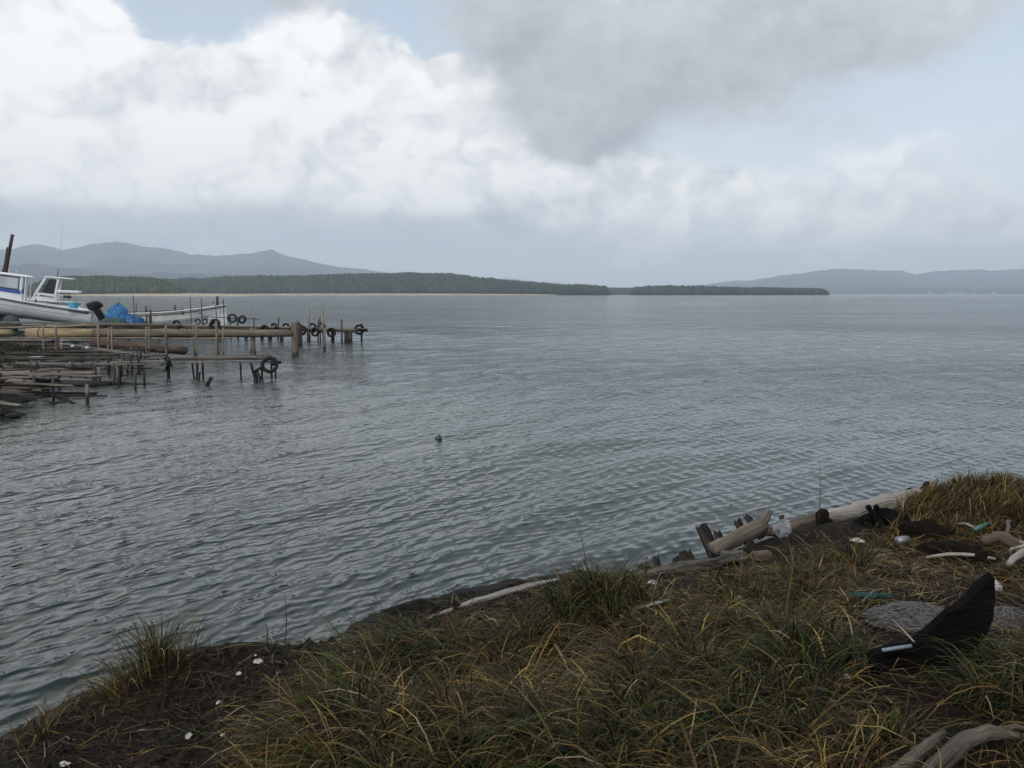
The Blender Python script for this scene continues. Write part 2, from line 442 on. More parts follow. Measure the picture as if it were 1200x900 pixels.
    def build(s, name, m, parent=None, origin=None, local=False):
        if parent is not None:
            org = (0, 0, 0) if local else parent_loc(parent)
            return link_mesh(name, s.mesh(name, m, org), parent)
        if origin is None:
            A = np.array(s.v); i = A[:, 2].argmin(); origin = (A[:, 0].mean(), A[:, 1].mean(), A[i, 2])
        return link_mesh(name, s.mesh(name, m, origin), None, origin)
def parent_loc(p):
    v = Vector(p.location)
    while p.parent is not None:
        p = p.parent; v = v + Vector(p.location)
    return v

def np_mesh(name, V, Fq, m, tint=None, smooth=False):
    """V (n,3), Fq (m,k) -> mesh fast"""
    me = bpy.data.meshes.new(name)
    me.vertices.add(len(V)); me.vertices.foreach_set('co', np.ascontiguousarray(V, dtype=np.float32).ravel())
    k = Fq.shape[1]
    me.loops.add(Fq.size); me.loops.foreach_set('vertex_index', np.ascontiguousarray(Fq, dtype=np.int32).ravel())
    me.polygons.add(len(Fq)); me.polygons.foreach_set('loop_start', np.arange(0, Fq.size, k, dtype=np.int32))
    if smooth: me.polygons.foreach_set('use_smooth', np.ones(len(Fq), dtype=bool))
    if tint is not None:
        a = me.attributes.new('tint', 'FLOAT_COLOR', 'POINT')
        a.data.foreach_set('color', np.ascontiguousarray(np.c_[tint, np.ones(len(tint))], dtype=np.float32).ravel())
    me.materials.append(MATS[m]); me.update(calc_edges=True); me.validate()
    return me
def grid_faces(ni, nj):
    i, j = np.meshgrid(np.arange(ni - 1), np.arange(nj - 1), indexing='ij')
    a = (i * nj + j).ravel()
    return np.stack([a, a + nj, a + nj + 1, a + 1], 1)
_lat = rng.random((256, 256))
def vnoise(x, y):
    xi = np.floor(x).astype(int); yi = np.floor(y).astype(int); fx = x - xi; fy = y - yi
    fx = fx * fx * (3 - 2 * fx); fy = fy * fy * (3 - 2 * fy)
    g = lambda a, b: _lat[a & 255, b & 255]
    return (g(xi, yi) * (1 - fx) + g(xi + 1, yi) * fx) * (1 - fy) + (g(xi, yi + 1) * (1 - fx) + g(xi + 1, yi + 1) * fx) * fy
def fbm(x, y, o=5, gain=0.5):
    t = 0; a = 1; n = 0
    for k in range(o):
        t = t + a * vnoise(x * 2 ** k + 17.3 * k, y * 2 ** k + 9.1 * k); n += a; a *= gain
    return t / n

# ------------------------------------------------------------------ water sheet with real waves
def build_water():
    th = np.concatenate([np.linspace(-math.pi, -0.95, 60)[:-1], np.linspace(-0.95, 0.95, 480), np.linspace(0.95, math.pi, 60)[1:]])
    r = np.concatenate([[1.0, 2.0, 3.0], 3.0 * np.cumprod(np.full(470, 1.0094)), 250 * np.cumprod(np.full(26, 1.15))])
    r = r[r < 8000]; r = np.append(r, 8700.0)
    Rr, T = np.meshgrid(r, th, indexing='ij')
    X = Rr * np.sin(T); Y = Rr * np.cos(T); Z = np.zeros_like(X); DX = np.zeros_like(X); DY = np.zeros_like(X)
    sp = np.gradient(r)[:, None] * np.ones_like(T)
    sa = np.where(np.abs(T) < 0.96, Rr * 0.0040, Rr * 0.06)
    sp = np.maximum(sp, sa)
    main = R(-32)
    gust = 0.55 + 0.9 * fbm(X * 0.05, Y * 0.09, 4)
    for i in range(40):
        lam = 0.32 * (3.4 / 0.32) ** ((i + rng.random()) / 40)
        d = main + rng.normal(0, 0.62 if lam < 0.8 else 0.4)
        k = 2 * math.pi / lam
        slope = 0.019 * (0.32 / lam) ** 0.45 * (1.0 if lam < 1.2 else 1.7)
        a = slope / k
        w = np.clip((lam / sp - 2.6) / 2.4, 0, 1) * gust
        ph = k * (X * math.cos(d) + Y * math.sin(d)) + rng.random() * 6.28
        c, s_ = np.cos(ph), np.sin(ph)
        Z += w * a * c
        DX -= w * a * math.cos(d) * s_ * 0.8; DY -= w * a * math.sin(d) * s_ * 0.8
    V = np.stack([X + DX, Y + DY, Z], -1).reshape(-1, 3)
    me = np_mesh('water', V, grid_faces(len(r), len(th))[:, ::-1], 'water', smooth=True)
    o = link_mesh('water', me); tag(o, kind='structure')
build_water()

# ------------------------------------------------------------------ far land
def lerp_prof(prof, x):
    p = np.array(prof, float); return np.interp(x, p[:, 0], p[:, 1])
def ridge(name, prof, D, deep, front, seed, rough):
    xs = np.arange(prof[0][0], prof[-1][0] + 0.1, 2.5)
    top = lerp_prof(prof, xs)
    ts = np.concatenate([np.linspace(0, 1, 26), np.linspace(1.05, 1.6, 6)])
    V = []
    for t in ts:
        y = D - front * (1 - t) if t <= 1 else D + deep * (t - 1)
        x = (xs - 600) / F * y * CP
        ztop = np.array([W(600, q, D).z for q in top])
        n = fbm(x / 900 + seed, np.full_like(x, y / 900), 5, 0.55); n2 = fbm(x / 260 + seed, np.full_like(x, y / 500), 4, 0.6)
        sh = t ** 0.85 if t <= 1 else 1 - (t - 1) ** 2
        z = ztop * sh * (1 - rough * (np.abs(n - 0.5) * 2 + 0.5 * np.abs(n2 - .5)) * (1 - abs(1 - t)) * 0 - rough * (1 - min(1, max(0, (t - .8) / .2))) * np.abs(n - 0.5) * 2.2)
        n3 = fbm(x / 90 + seed, np.full_like(x, y / 200), 3, 0.6)
        z = z + ((n2 - 0.5) * 46 + (n3 - .5) * 26) * min(t, 1) * np.clip(ztop / 120, .15, 1) - (3 if t == 0 else 0)
        V.append(np.stack([x, np.full_like(x, y), z], 1))
    V = np.concatenate(V)
    o = link_mesh(name, np_mesh(name, V, grid_faces(len(ts), len(xs)), 'mountain', smooth=True)); tag(o, kind='structure')
ridge('mountain_range_left', [(-260, 318), (-120, 300), (-60, 296), (0, 293), (30, 287), (48, 288), (75, 293), (102, 288), (128, 282), (140, 281), (165, 289), (200, 293), (232, 298), (262, 300), (290, 297),
       (318, 294), (340, 301), (372, 308), (400, 313), (440, 318), (490, 321), (540, 324), (600, 328), (660, 332), (720, 336), (790, 342), (830, 345)], 7000, 1500, 2600, 3.1, 0.5)
ridge('foothills_left', [(-200, 322), (-80, 312), (0, 311), (45, 309), (80, 314), (130, 320), (180, 319), (240, 322), (330, 326), (420, 330), (520, 345)], 4200, 800, 1000, 5.1, 0.35)
ridge('mountain_range_right', [(640, 345), (760, 337), (830, 333), (880, 327.5), (920, 322), (960, 317.5), (990, 314.5), (1020, 317), (1052, 318), (1072, 321), (1100, 319), (1150, 317), (1200, 315), (1280, 313), (1380, 318), (1500, 326)], 7600, 1500, 2200, 8.7, 0.4)
ridge('far_coast_right', [(930, 344.5), (980, 339), (1040, 337), (1100, 338), (1160, 337), (1240, 336), (1340, 334), (1450, 336)], 5200, 500, 700, 2.2, 0.3)

def headland(name, prof, D, deep, trees, th, tint, beach, seed):
    px0, px1 = prof[0][0], prof[-1][0]
    xs = np.linspace(px0, px1, 220)
    top = np.array([W(600, q, D + deep * 0.5).z for q in lerp_prof(prof, xs)]) - th
    top = np.maximum(top, 0.6)
    ts = np.linspace(0, 1, 14)
    H = lambda px, t: np.interp(px, xs, top) * np.clip(t * 2.0, 0, 1) ** 0.7 * np.clip((1.02 - t) * 6, 0, 1) + 0.8
    V = []
    for t in ts:
        y = D + deep * t; x = (xs - 600) / F * y * CP
        V.append(np.stack([x, np.full_like(x, y), H(xs, t) - (2.5 if t in (0, 1) else 0)], 1))
    o = link_mesh(name, np_mesh(name, np.concatenate(V), grid_faces(len(ts), len(xs)), 'headland_soil', smooth=True)); tag(o, kind='structure')
    if beach:
        b0, b1 = beach; bx = np.linspace(b0, b1, 120); V = []
        for k, (yy, zz) in enumerate([(-44, -0.6), (-30, 0.9), (-10, 2.4), (12, 3.2)]):
            y = D + yy + 8 * fbm(bx / 40 + seed, bx * 0, 3); x = (bx - 600) / F * y
            V.append(np.stack([x, y, np.full_like(x, zz) * (np.sin((bx - b0) / (b1 - b0) * math.pi) ** 0.3 * 1.0 + 0.0) - 0.15], 1))
        o = link_mesh(name + '_beach', np_mesh(name + '_beach', np.concatenate(V), grid_faces(4, 120), 'sand', smooth=True)); tag(o, kind='structure')
    # forest: crowns as one mass of far pines
    t = rng.random(trees) ** 1.6 * 0.75 + 0.012
    px = px0 + (px1 - px0) * rng.random(trees)
    y = D + deep * t; x = (px - 600) / F * y * CP; z = H(px, t)
    fill = np.minimum(1, np.minimum(px - px0, px1 - px) / 8 + 0.25)
    h = th * (0.78 + 0.22 * rng.random(trees)) * fill * (0.76 + 0.48 * fbm(px / 16, t * 10, 3)); w = h * (0.26 + 0.16 * rng.random(trees))
    n = 5
    prof_c = np.array([(0.05, 0.45), (0.35, 1.0), (0.70, 0.88), (0.92, 0.5), (1.0, 0.1)])
    ang = np.arange(n) / n * 2 * math.pi
    rad = prof_c[None, :, 1, None] * w[:, None, None] * (0.72 + 0.55 * rng.random((trees, len(prof_c), n)))
    a2 = ang[None, None] + rng.random((trees, 1, 1)) * 6
    VX = x[:, None, None] + rad * np.cos(a2); VY = y[:, None, None] + rad * np.sin(a2)
    VZ = z[:, None, None] + prof_c[None, :, 0, None] * h[:, None, None] + 0 * rad
    V = np.stack([VX, VY, VZ], -1).reshape(-1, 3)
    L = len(prof_c); fi = []
    for r_ in range(L - 1):
        for k in range(n): fi.append((r_ * n + k, r_ * n + (k + 1) % n, (r_ + 1) * n + (k + 1) % n, (r_ + 1) * n + k))
    Fq = (np.array(fi)[None] + (np.arange(trees) * L * n)[:, None, None]).reshape(-1, 4)
    base = np.array(tint); v = (0.6 + 0.8 * rng.random((trees, 1)) * (0.6 + 0.8 * fbm(px / 18 + 5, t * 8, 3))[:, None])
    warm = (rng.random((trees, 1)) < 0.12) * np.array([[0.03, 0.012, 0.0]])
    tc_ = np.repeat(base[None] * v + warm, L * n, 0)
    o = link_mesh('pine_wood', np_mesh('pine_wood', V, Fq, 'forest', tc_)); o.name = 'pine_wood'
    tag(o, name.replace('_', ' ') and {'headland_near': 'olive green wood on the low point behind the cabin boats',
        'headland_long': 'long dark pine wood on the sandy spit across the bay',
        'headland_end': 'dark low pine wood at the far right tip of the spit'}[name], 'wood', kind='stuff')
headland('headland_near', [(30, 336), (60, 326), (82, 323), (120, 323), (160, 324), (185, 326), (200, 331), (214, 337)], 1000, 130, 1500, 10, (0.048, 0.058, 0.022), (60, 300), 1.0)
headland('headland_long', [(150, 332), (190, 326), (240, 325), (290, 322.5), (350, 322), (420, 320.5), (470, 319), (520, 320), (560, 324), (600, 328), (640, 332), (680, 333.5), (716, 336)], 1400, 420, 6000, 13, (0.028, 0.042, 0.026), (180, 655), 4.0)
headland('headland_end', [(738, 337), (760, 335), (800, 334.5), (850, 336), (900, 337), (940, 337.5), (962, 338), (972, 342)], 1500, 160, 1800, 9, (0.024, 0.038, 0.028), None, 6.0)
# pale cleared ground with a few far houses in the gap of the spit
def far_house(px, D, w, h, wall, roof, label):
    p = W(px, 344, D); p.z = 1.4
    e = empty('house', p, label, 'house', 'houses far across the bay')
    b = MB(); b.box(p + Vector((0, 0, h / 2)), (w, w * .7, h)); b.build('wall', wall, e)
    b = MB(); b.add([(p.x + sx * w * .58, p.y + sy * w * .43, p.z + h * .98) for sx in (-1, 1) for sy in (-1, 1)] + [(p.x - w * .5, p.y, p.z + h * 1.5), (p.x + w * .5, p.y, p.z + h * 1.5)],
                    [(0, 1, 3, 2), (0, 2, 5, 4), (1, 4, 5, 3), (0, 4, 1), (2, 3, 5)]); b.build('roof', roof, e)
rh = random.Random(12)
for k in range(10):
    far_house(rh.uniform(1030, 1198), rh.uniform(4545, 4600), rh.uniform(11, 20), rh.uniform(5, 8), rh.choice(['gelcoat', 'hull_cream', 'gelcoat']), rh.choice(['net_slate', 'wood_red']), 'tiny pale house on the far right shore below the hazy range')
ridge('spit_gap_land', [(690, 345), (712, 337.5), (745, 337), (790, 336), (840, 338), (880, 345)], 1900, 100, 200, 1.2, 0.2)

# ------------------------------------------------------------------ haze over the bay
def build_haze():
    b = MB(); b.box((0, 0, 214), (19000, 19000, 432))
    m = bpy.data.materials.new('haze'); m.use_nodes = True; nt = m.node_tree; nt.nodes.clear()
    v = nd(nt, 'ShaderNodeVolumePrincipled'); v.inputs['Color'].default_value = (0.80, 0.905, 1.0, 1)
    v.inputs['Density'].default_value = 1.85e-4; v.inputs['Anisotropy'].default_value = 0.0; v.inputs['Density Attribute'].default_value = ''; v.inputs['Temperature Attribute'].default_value = ''
    o = nd(nt, 'ShaderNodeOutputMaterial'); nt.links.new(v.outputs[0], o.inputs['Volume'])
    MATS['haze'] = m; m.cycles.homogeneous_volume = True
    ob = b.build('haze', 'haze'); tag(ob, kind='stuff')
build_haze()

# ------------------------------------------------------------------ near bank: height field from points read in the photograph
ctrl = []
def c(px, py, z): p = G(px, py, z); ctrl.append((p.x, p.y, z)); return p
for q in [(-40, 905, .10), (60, 900, .28), (150, 885, .42), (230, 868, .50), (330, 850, .55), (420, 885, .72), (600, 895, .88), (800, 895, .95), (1000, 895, 1.0), (1190, 895, 1.0),
          (300, 800, .46), (400, 800, .52), (520, 800, .68), (650, 800, .78), (800, 800, .88), (950, 800, .93), (1190, 800, 1.0), (760, 745, .80), (900, 720, .82), (1000, 680, .80),
          (1100, 655, .80), (1150, 720, .90), (1060, 622, .76), (690, 720, .66), (560, 755, .55), (450, 775, .50), (960, 640, .70), (870, 670, .62), (1190, 640, .84), (780, 690, .62)]: c(*q)
lip = [(-60, 905, .0), (0, 864, .0), (50, 838, .03), (100, 812, .10), (150, 790, .22), (200, 770, .34), (240, 760, .40), (300, 752, .41), (380, 752, .38)]
ledge = [(392, 746, .0), (480, 704, .0), (560, 688, .0), (640, 676, .0), (700, 666, .02), (760, 658, .06), (820, 652, .12)]
top = [(840, 652, .42), (900, 634, .55), (960, 616, .64), (1020, 605, .70), (1085, 595, .74), (1140, 592, .78), (1200, 598, .80), (1300, 612, .80), (1420, 630, .80)]
for q in [(440, 742, .17), (520, 724, .26), (600, 702, .30), (660, 688, .32), (730, 672, .36), (790, 664, .40)]: c(*q)
shore = [c(*q) for q in lip] + [c(*q) for q in ledge] + [c(*q) for q in top]
for p in shore:                                   # the bank falls away under water beyond its lip
    d = Vector((p.x, p.y)).normalized()
    n = Vector((d.x * .4 - .55, d.y)).normalized()
    for dist, z in ((0.55, -0.30 if p.z > .2 else -0.22), (1.3, -0.8), (2.6, -1.2), (4.5, -1.4)):
        ctrl.append((p.x + n.x * dist, p.y + n.y * dist, z))
ctrl += [(-6, 0, -.9), (-4.0, 1.0, -.1), (-3, 0, .35), (-2, -3, .7), (0, 0, .98), (3, 0, 1.02), (6, 0, 1.0), (10, 0, 1.0), (6, 3, .98), (9, 4, .9), (0, -4, 1.0), (6, -4, 1.0), (-6, -4, -.2), (12, -4, 1.0), (12, 5, .85), (8, 6.2, .82), (-7, 5, -1.2), (-6, 8, -1.4), (12, 12, -1.4), (8, 12, -1.4)]
CT = np.array(ctrl)
def tps(d): return np.where(d > 1e-9, d * d * np.log(d + 1e-12), 0) * 0.12 + d
def rbf_fit(C):
    d = np.hypot(C[:, None, 0] - C[None, :, 0], C[:, None, 1] - C[None, :, 1])
    n = len(C); A = np.zeros((n + 3, n + 3)); A[:n, :n] = d - np.eye(n) * 0.02
    A[:n, n:] = np.c_[np.ones(n), C[:, :2]]; A[n:, :n] = A[:n, n:].T
    return np.linalg.lstsq(A, np.r_[C[:, 2], 0, 0, 0], rcond=None)[0]
wts = rbf_fit(CT)
GX0, GX1, GY0, GY1, GS = -6.0, 11.0, -2.5, 11.0, 0.045
gx = np.arange(GX0, GX1, GS); gy = np.arange(GY0, GY1, GS)
GXX, GYY = np.meshgrid(gx, gy, indexing='ij')
HG = np.zeros_like(GXX) + wts[-3] + wts[-2] * GXX + wts[-1] * GYY
for (x_, y_, _), w_ in zip(CT, wts[:-3]): HG += w_ * np.hypot(GXX - x_, GYY - y_)
HG += (fbm(GXX * 1.6, GYY * 1.6, 4) - .5) * 0.12 + (fbm(GXX * 7, GYY * 7, 4, .6) - .5) * 0.055 + (vnoise(GXX * 17, GYY * 17) - .5) * 0.012
HG = np.minimum(HG, 1.12)
def Hat(x, y):
    x = np.asarray(x, float); y = np.asarray(y, float)
    i = np.clip((x - GX0) / GS, 0, len(gx) - 1.001); j = np.clip((y - GY0) / GS, 0, len(gy) - 1.001)
    a = i.astype(int); b = j.astype(int); u = i - a; v = j - b
    return (HG[a, b] * (1 - u) + HG[a + 1, b] * u) * (1 - v) + (HG[a, b + 1] * (1 - u) + HG[a + 1, b + 1] * u) * v
o = link_mesh('bank_ground', np_mesh('bank_ground', np.stack([GXX, GYY, HG], -1).reshape(-1, 3), grid_faces(len(gx), len(gy)), 'soil', smooth=True))
tag(o, kind='structure')
def hit(px, py):
    """where the photograph's ray meets the bank"""
    ys = np.arange(1.5, 11.5, 0.01); pts = np.array([W(px, py, 1.0)])
    t = (450 - py) / F; k = (t * CP - SP) / (CP + t * SP)
    z = CAM_H + ys * k; x = (px - 600) / F * (ys * CP - ys * k * SP)
    below = z < Hat(x, ys)
    i = int(np.argmax(below)) if below.any() else len(ys) - 1
    return Vector((x[i], ys[i], z[i]))

# seabed keeps the water sheet from being bottomless at the banks
# ------------------------------------------------------------------ left shore under the landing stages
def build_left_shore():
    ysv = np.array([10, 14, 16.5, 19, 21, 24, 27, 30, 36, 42, 50, 56, 62, 75, 110]); xsv = np.array([-12.5, -9.8, -10.0, -11.0, -11.7, -13.2, -14.6, -15.6, -16.6, -20, -26, -29, -36, -50, -90])
    nx, ny = 150, 170
    V = []
    u = np.linspace(0, 1, nx) ** 1.6
    for y in np.linspace(10, 110, ny):
        xe = np.interp(y, ysv, xsv) + 0.9 * (fbm(np.array([y * .5]), np.array([1.0]), 3)[0] - .5)
        s = -2.5 + u * 70
        x = xe - s
        n = fbm(x * 0.9, x * 0 + y * .9, 5, .6)
        z = np.where(s < 0, s * 0.35, np.minimum(s * 0.13, 0.62) + np.clip((s - 8) * 0.03, 0, 0.5)) + (n - .5) * 0.5 * np.clip(s / 1.5, 0.25, 1)
        V.append(np.stack([x, np.full_like(x, y), z], 1))
    o = link_mesh('shore_ground', np_mesh('shore_ground', np.concatenate(V), grid_faces(ny, nx)[:, ::-1], 'shore_mud', smooth=True)); tag(o, kind='structure')
build_left_shore()

# ------------------------------------------------------------------ landing stages
def on_line(px, a, b):
    """plan point of line a-b seen at photograph column px (for points near deck height)"""
    k = (px - 600) / F * 1.0
    # x = k*(y*CP + (CAM_H-.7)*SP)
    ax, ay, bx_, by_ = a[0], a[1], b[0], b[1]
    m_ = k * CP; q = k * (CAM_H - .7) * SP
    t = (m_ * ay + q - ax) / ((bx_ - ax) - m_ * (by_ - ay))
    return Vector((ax + (bx_ - ax) * t, ay + (by_ - ay) * t, 0))
def wavy(a, b, n, amp):
    a, b = Vector(a), Vector(b)
    return [a.lerp(b, i / (n - 1)) + Vector([random.gauss(0, amp) * (0 < i < n - 1) for _ in range(3)]) for i in range(n)]
def stake(mb, p, z0, z1, r, lean=0.04, n=6):
    top_ = Vector((p.x + random.gauss(0, lean), p.y + random.gauss(0, lean), z1))
    mb.tube(wavy((p.x, p.y, z0), top_, 4, 0.008), [r, r * .97, r * .95, r * .9], n)
def zrow(py, y): return W(600, py, y).z

# --- far landing stage
A1, B1 = Vector((-8.1, 48.0, 0)), Vector((-24.5, 55.9, 0))
d1 = (B1 - A1).normalized(); n1v = Vector((-d1.y, d1.x, 0))
if n1v.y < 0: n1v = -n1v
pier = empty('landing_stage', (A1.x, A1.y, 0), 'long far landing stage of weathered planks hung with old tyres', 'landing stage')
L1 = (B1 - A1).length
zdeck = 0.70
for off in (-0.42, -0.14, 0.14, 0.42):
    s0 = random.uniform(-.3, .2)
    while s0 < L1:
        s1 = min(s0 + random.uniform(3.2, 4.6), L1 + .3)
        a = A1 + d1 * s0 + n1v * off; b = A1 + d1 * (s1 - .02) + n1v * off
        q = MB(); q.beam((a.x, a.y, zdeck + random.uniform(-.02, .02)), (b.x, b.y, zdeck + random.uniform(-.02, .02)), 0.25, 0.05, jit=.004); q.build('plank', random.choice(['wood_weathered', 'wood_grey']), pier)
        s0 = s1
for off in (-0.5, 0.5):
    q = MB(); q.beam(A1 + n1v * off + Vector((0, 0, zdeck - .11)), B1 + n1v * off + Vector((0, 0, zdeck - .11)), .09, .13); q.build('stringer', 'wood_dark', pier)
for px in (311, 322, 336, 350, 367, 384, 386, 404, 410, 414, 417, 300, 282, 264, 246, 226, 206, 188, 170):
    p = on_line(px, A1, B1) + n1v * random.choice([-.45, .45])
    q = MB(); stake(q, p, -1.2, zdeck - .04 + random.uniform(-.02, .0), random.uniform(.06, .11), .05, 8); q.build('pile', 'wood_dark', pier)
for px, yt in ((318, 372), (342, 376), (356, 374), (368.5, 363), (372.5, 363), (379.5, 376), (382, 372), (387, 381), (407, 374), (417, 379), (305, 372), (263, 372), (271, 371), (256, 350), (230, 350), (217, 348), (247.5, 358), (170, 362), (166, 346), (152, 356), (184, 370), (163.5, 369)):
    p = on_line(px, A1, B1) + n1v * random.choice([-.5, .5])
    q = MB(); stake(q, p, -.6 if yt > 360 else 0.3, zrow(yt, p.y), .028 if yt < 360 else random.uniform(.04, .065), .03)
    q.build('stake', 'wood_dark' if px not in (368.5, 372.5) else 'bamboo', pier)
p0, p1 = on_line(250, A1, B1), on_line(306, A1, B1)
q = MB(); q.tube(wavy((p0.x, p0.y - .5, zrow(371, p0.y)), (p1.x, p1.y - .5, zrow(374, p1.y)), 6, .01), .025, 6); q.build('rail', 'wood_dark', pier)
p0, p1 = W(-25, 377.5, 49.5), W(212, 380.5, 50.2)
q = MB(); q.beam(p0, p1, .16, .11, .01, .005); sl = tag(q.build('slip_rail', 'wood_weathered'), 'long grey slipway timber in front of the cabin boat and nets', 'slipway timber')
q = MB(); q.beam(W(-25, 383, 50.0), W(206, 382.6, 50.6), .1, .2, .01, .005); q.build('lower_timber', 'wood_dark', sl)
for px in (12, 52, 96, 120, 150, 186):
    a = W(px, 379, 50.2); q = MB(); q.tube([Vector((a.x, a.y, -.8)), a], .07, 7); q.build('prop', 'wood_dark', sl)

# --- tyres
def tyre_mesh():
    b = MB(); prof = [(.185, -.055), (.20, -.075), (.255, -.09), (.295, -.075), (.305, -.04), (.305, .04), (.295, .075), (.255, .09), (.20, .075), (.185, .055), (.215, .06), (.27, .055), (.283, 0), (.27, -.055), (.215, -.06)]
    n = 26
    rings = []
    for i in range(n):
        a = 2 * math.pi * i / n; k = 1 + (0.012 if i % 2 else 0)
        rings.append([(r_ * (k if r_ > .3 else 1) * math.cos(a), w_, r_ * (k if r_ > .3 else 1) * math.sin(a)) for r_, w_ in prof])
    rings.append(rings[0])
    b.loft(rings, closed=True); return b.mesh('tyre', 'rubber')
TY = tyre_mesh()
def tyre(loc, rotz=0.0, tilt=0.0, sc=1.0, label='', group=None, rx=0.0):
    o = link_mesh('tyre', TY, None, loc); o.rotation_euler = (tilt, rx, rotz); o.scale = (sc, sc, sc)
    tag(o, label, 'tyre', group)
ang1 = math.atan2(d1.y, d1.x)
for px in (319, 333, 352, 363, 378, 397):
    p = on_line(px, A1, B1) - n1v * .66
    tyre((p.x, p.y, zdeck - .14 + random.uniform(-.06, .05)), ang1 + random.gauss(0, .1), random.gauss(0, .12), random.uniform(.82, .95), 'black tyre hung along the near side of the far landing stage', 'tyres along the near side of the far stage')
for px in (312, 326, 340, 357, 368):
    p = on_line(px, A1, B1) + n1v * .68
    tyre((p.x, p.y, zdeck - .02 + random.uniform(-.05, .05)), ang1 + random.gauss(0, .1), random.gauss(0, .12), random.uniform(.82, .95), 'black tyre hung along the seaward side of the far landing stage', 'tyres along the seaward side of the far stage')
p = on_line(421, A1, B1); tyre((p.x, p.y, .66), .35, .1, .95, 'black tyre fixed on the very end of the far landing stage')
p = on_line(280.5, A1, B1); p2 = p - n1v * .55; tyre((p2.x, p2.y, zrow(373, p2.y)), .1, 0, .88, 'tyre standing upright on the rail of the far landing stage')
p = on_line(292, A1, B1); p2 = p - n1v * .55; tyre((p2.x, p2.y, zrow(374.5, p2.y)), .9, .2, .8, 'smaller tyre turned sideways on the rail right of the upright tyre')
p = on_line(262, A1, B1); p2 = p - n1v * .72; tyre((p2.x, p2.y, .80), ang1, .5, 1.2, 'big tyre leaning on the far stage by its stake')
p = on_line(218, A1, B1); p2 = p - n1v * .74; tyre((p2.x, p2.y, zrow(381, p2.y)), ang1, 0, 1.0, 'tyre hung on the far stage beneath the white skiff')
for px in (232, 240, 250):
    p = W(px, 377, 55.3); tyre(p, 0.1, .1, .6, 'small tyre fender on the side of the white skiff', 'small fenders of the skiff')
# ropes/dark slabs under the far stage
p0, p1 = on_line(262, A1, B1), on_line(300, A1, B1)

# --- pipe stage with the thick end pile
rp = G(346, 417, 0)
pipe = empty('pipe_stage', (rp.x, rp.y, 0), 'long brown timber boom resting on a thick squared pile', 'timber boom')
q = MB(); q.box((rp.x, rp.y, .05), (2.7, .25, .25), Matrix.Rotation(R(90), 3, 'Y'), .02, .006); q.build('pile', 'wood_brown', pipe)
pl, pr = W(110, 393.5, 37.2), W(343, 391, rp.y - .05)
pl.z = pr.z = .95
q = MB(); q.tube(wavy(pl, pr, 9, .012), [.185, .18, .175, .17, .165, .165, .16, .155, .15], 12); q.build('boom', 'wood_brown', pipe)
py0 = W(33, 391, 37.4)
q = MB(); q.tube([py0, py0.lerp(pl, .35), py0.lerp(pl, .75), pl + Vector((.3, .0, 0))], [.24, .235, .20, .17], 14); q.build('butt', 'wood_yellow', pipe)
q = MB(); q.tube([py0.lerp(pl, .19), py0.lerp(pl, .205)], [.246, .246], 14); q.build('strap', 'wood_dark', pipe)
for px in (300, 295, 258, 230):
    p = W(px, 392, 37.45 if px > 290 else 37.3); q = MB(); stake(q, Vector((p.x, p.y - .25, 0)), -1.0, zrow(380 + random.uniform(0, 4), p.y), .06 if px == 300 else .04); q.build('support', 'bamboo' if px == 295 else 'wood_weathered', pipe)
p = W(379, 390, 40); pst = MB(); stake(pst, Vector((p.x, p.y, 0)), -1, zrow(384, 40), .055); tag(pst.build('post', 'wood_weathered'), 'lone slim post just right of the thick squared pile', 'post')
p = W(351, 390, 43.5); pst = MB(); pst.box((p.x, p.y, 0), (1.9, .22, .22), Matrix.Rotation(R(90), 3, 'Y'), .015); tag(pst.build('post', 'wood_dark'), 'dark square post behind the thick squared pile', 'post')

# --- bamboo fence in front of the boom
fy = 34.6
f0 = W(-20, 396, fy)
fence = empty('bamboo_fence', (f0.x, fy, 0), 'thin pale pole fence with one long rail before the brown boom', 'fence')
q = MB(); q.tube(wavy(W(-25, 396.5, fy), W(272, 396.5, fy), 12, .012), .035, 6); q.build('rail', 'bamboo', fence)
q = MB(); q.tube(wavy(W(-25, 385, fy + .1), W(116, 381.5, fy + .1), 8, .012), .05, 6); q.build('rail', 'bamboo', fence)
for px, yt, yb, r in ((50, 382, 405, .035), (66, 382.5, 421, .05), (72, 399, 418, .035), (115.5, 381, 408, .045), (131, 383, 424, .035), (126.5, 384, 424, .03), (171, 383, 414, .035), (174.5, 383, 414, .025), (195, 381, 420, .05), (230, 377, 414, .03), (253.5, 376, 415, .05), (261, 384, 414, .03)):
    a = W(px, yb, fy - .08); b = W(px + random.uniform(-.8, .8), yt, fy - .08)
    a.z = min(a.z, -.3) if px > 100 else a.z - .5
    q = MB(); q.tube(wavy(a, b, 4, .008), r, 7); q.build('post', 'bamboo' if r < .05 else 'wood_weathered', fence)

# --- fallen timbers between the stages
def timber(a, b, r0, r1, m, label, flat=1.0, name='log', n=9, amp=.02, rough=.04):
    q = MB(); k = max(5, int((Vector(b) - Vector(a)).length / .6)); q.tube(wavy(a, b, k, amp), list(np.linspace(r0, r1, k)), n, rough, flat=flat)
    return tag(q.build(name, m), label, name.replace('_', ' '))
def board(a, b, w, h, m, label, roll=0.0):
    q = MB(); q.beam(a, b, w, h, .008, .006, roll); return tag(q.build('plank', m), label, 'plank')
timber(W(108, 401, 36.2), W(217, 411, 35.2), .20, .17, 'wood_red', 'thick reddish log sloping into the water under the brown boom')
timber(W(-30, 391, 38.4), W(13, 390, 38), .13, .15, 'wood_yellow', 'short pale yellow log end at the left edge above the rail')
board(W(70, 402, 33.4), W(188, 418, 31.6), .10, .035, 'wood_grey', 'upper of two long pale planks sloping down to the water')
board(W(96, 408, 32.6), W(196, 419.5, 31.2), .09, .035, 'wood_grey', 'lower of two long pale planks sloping down to the water')
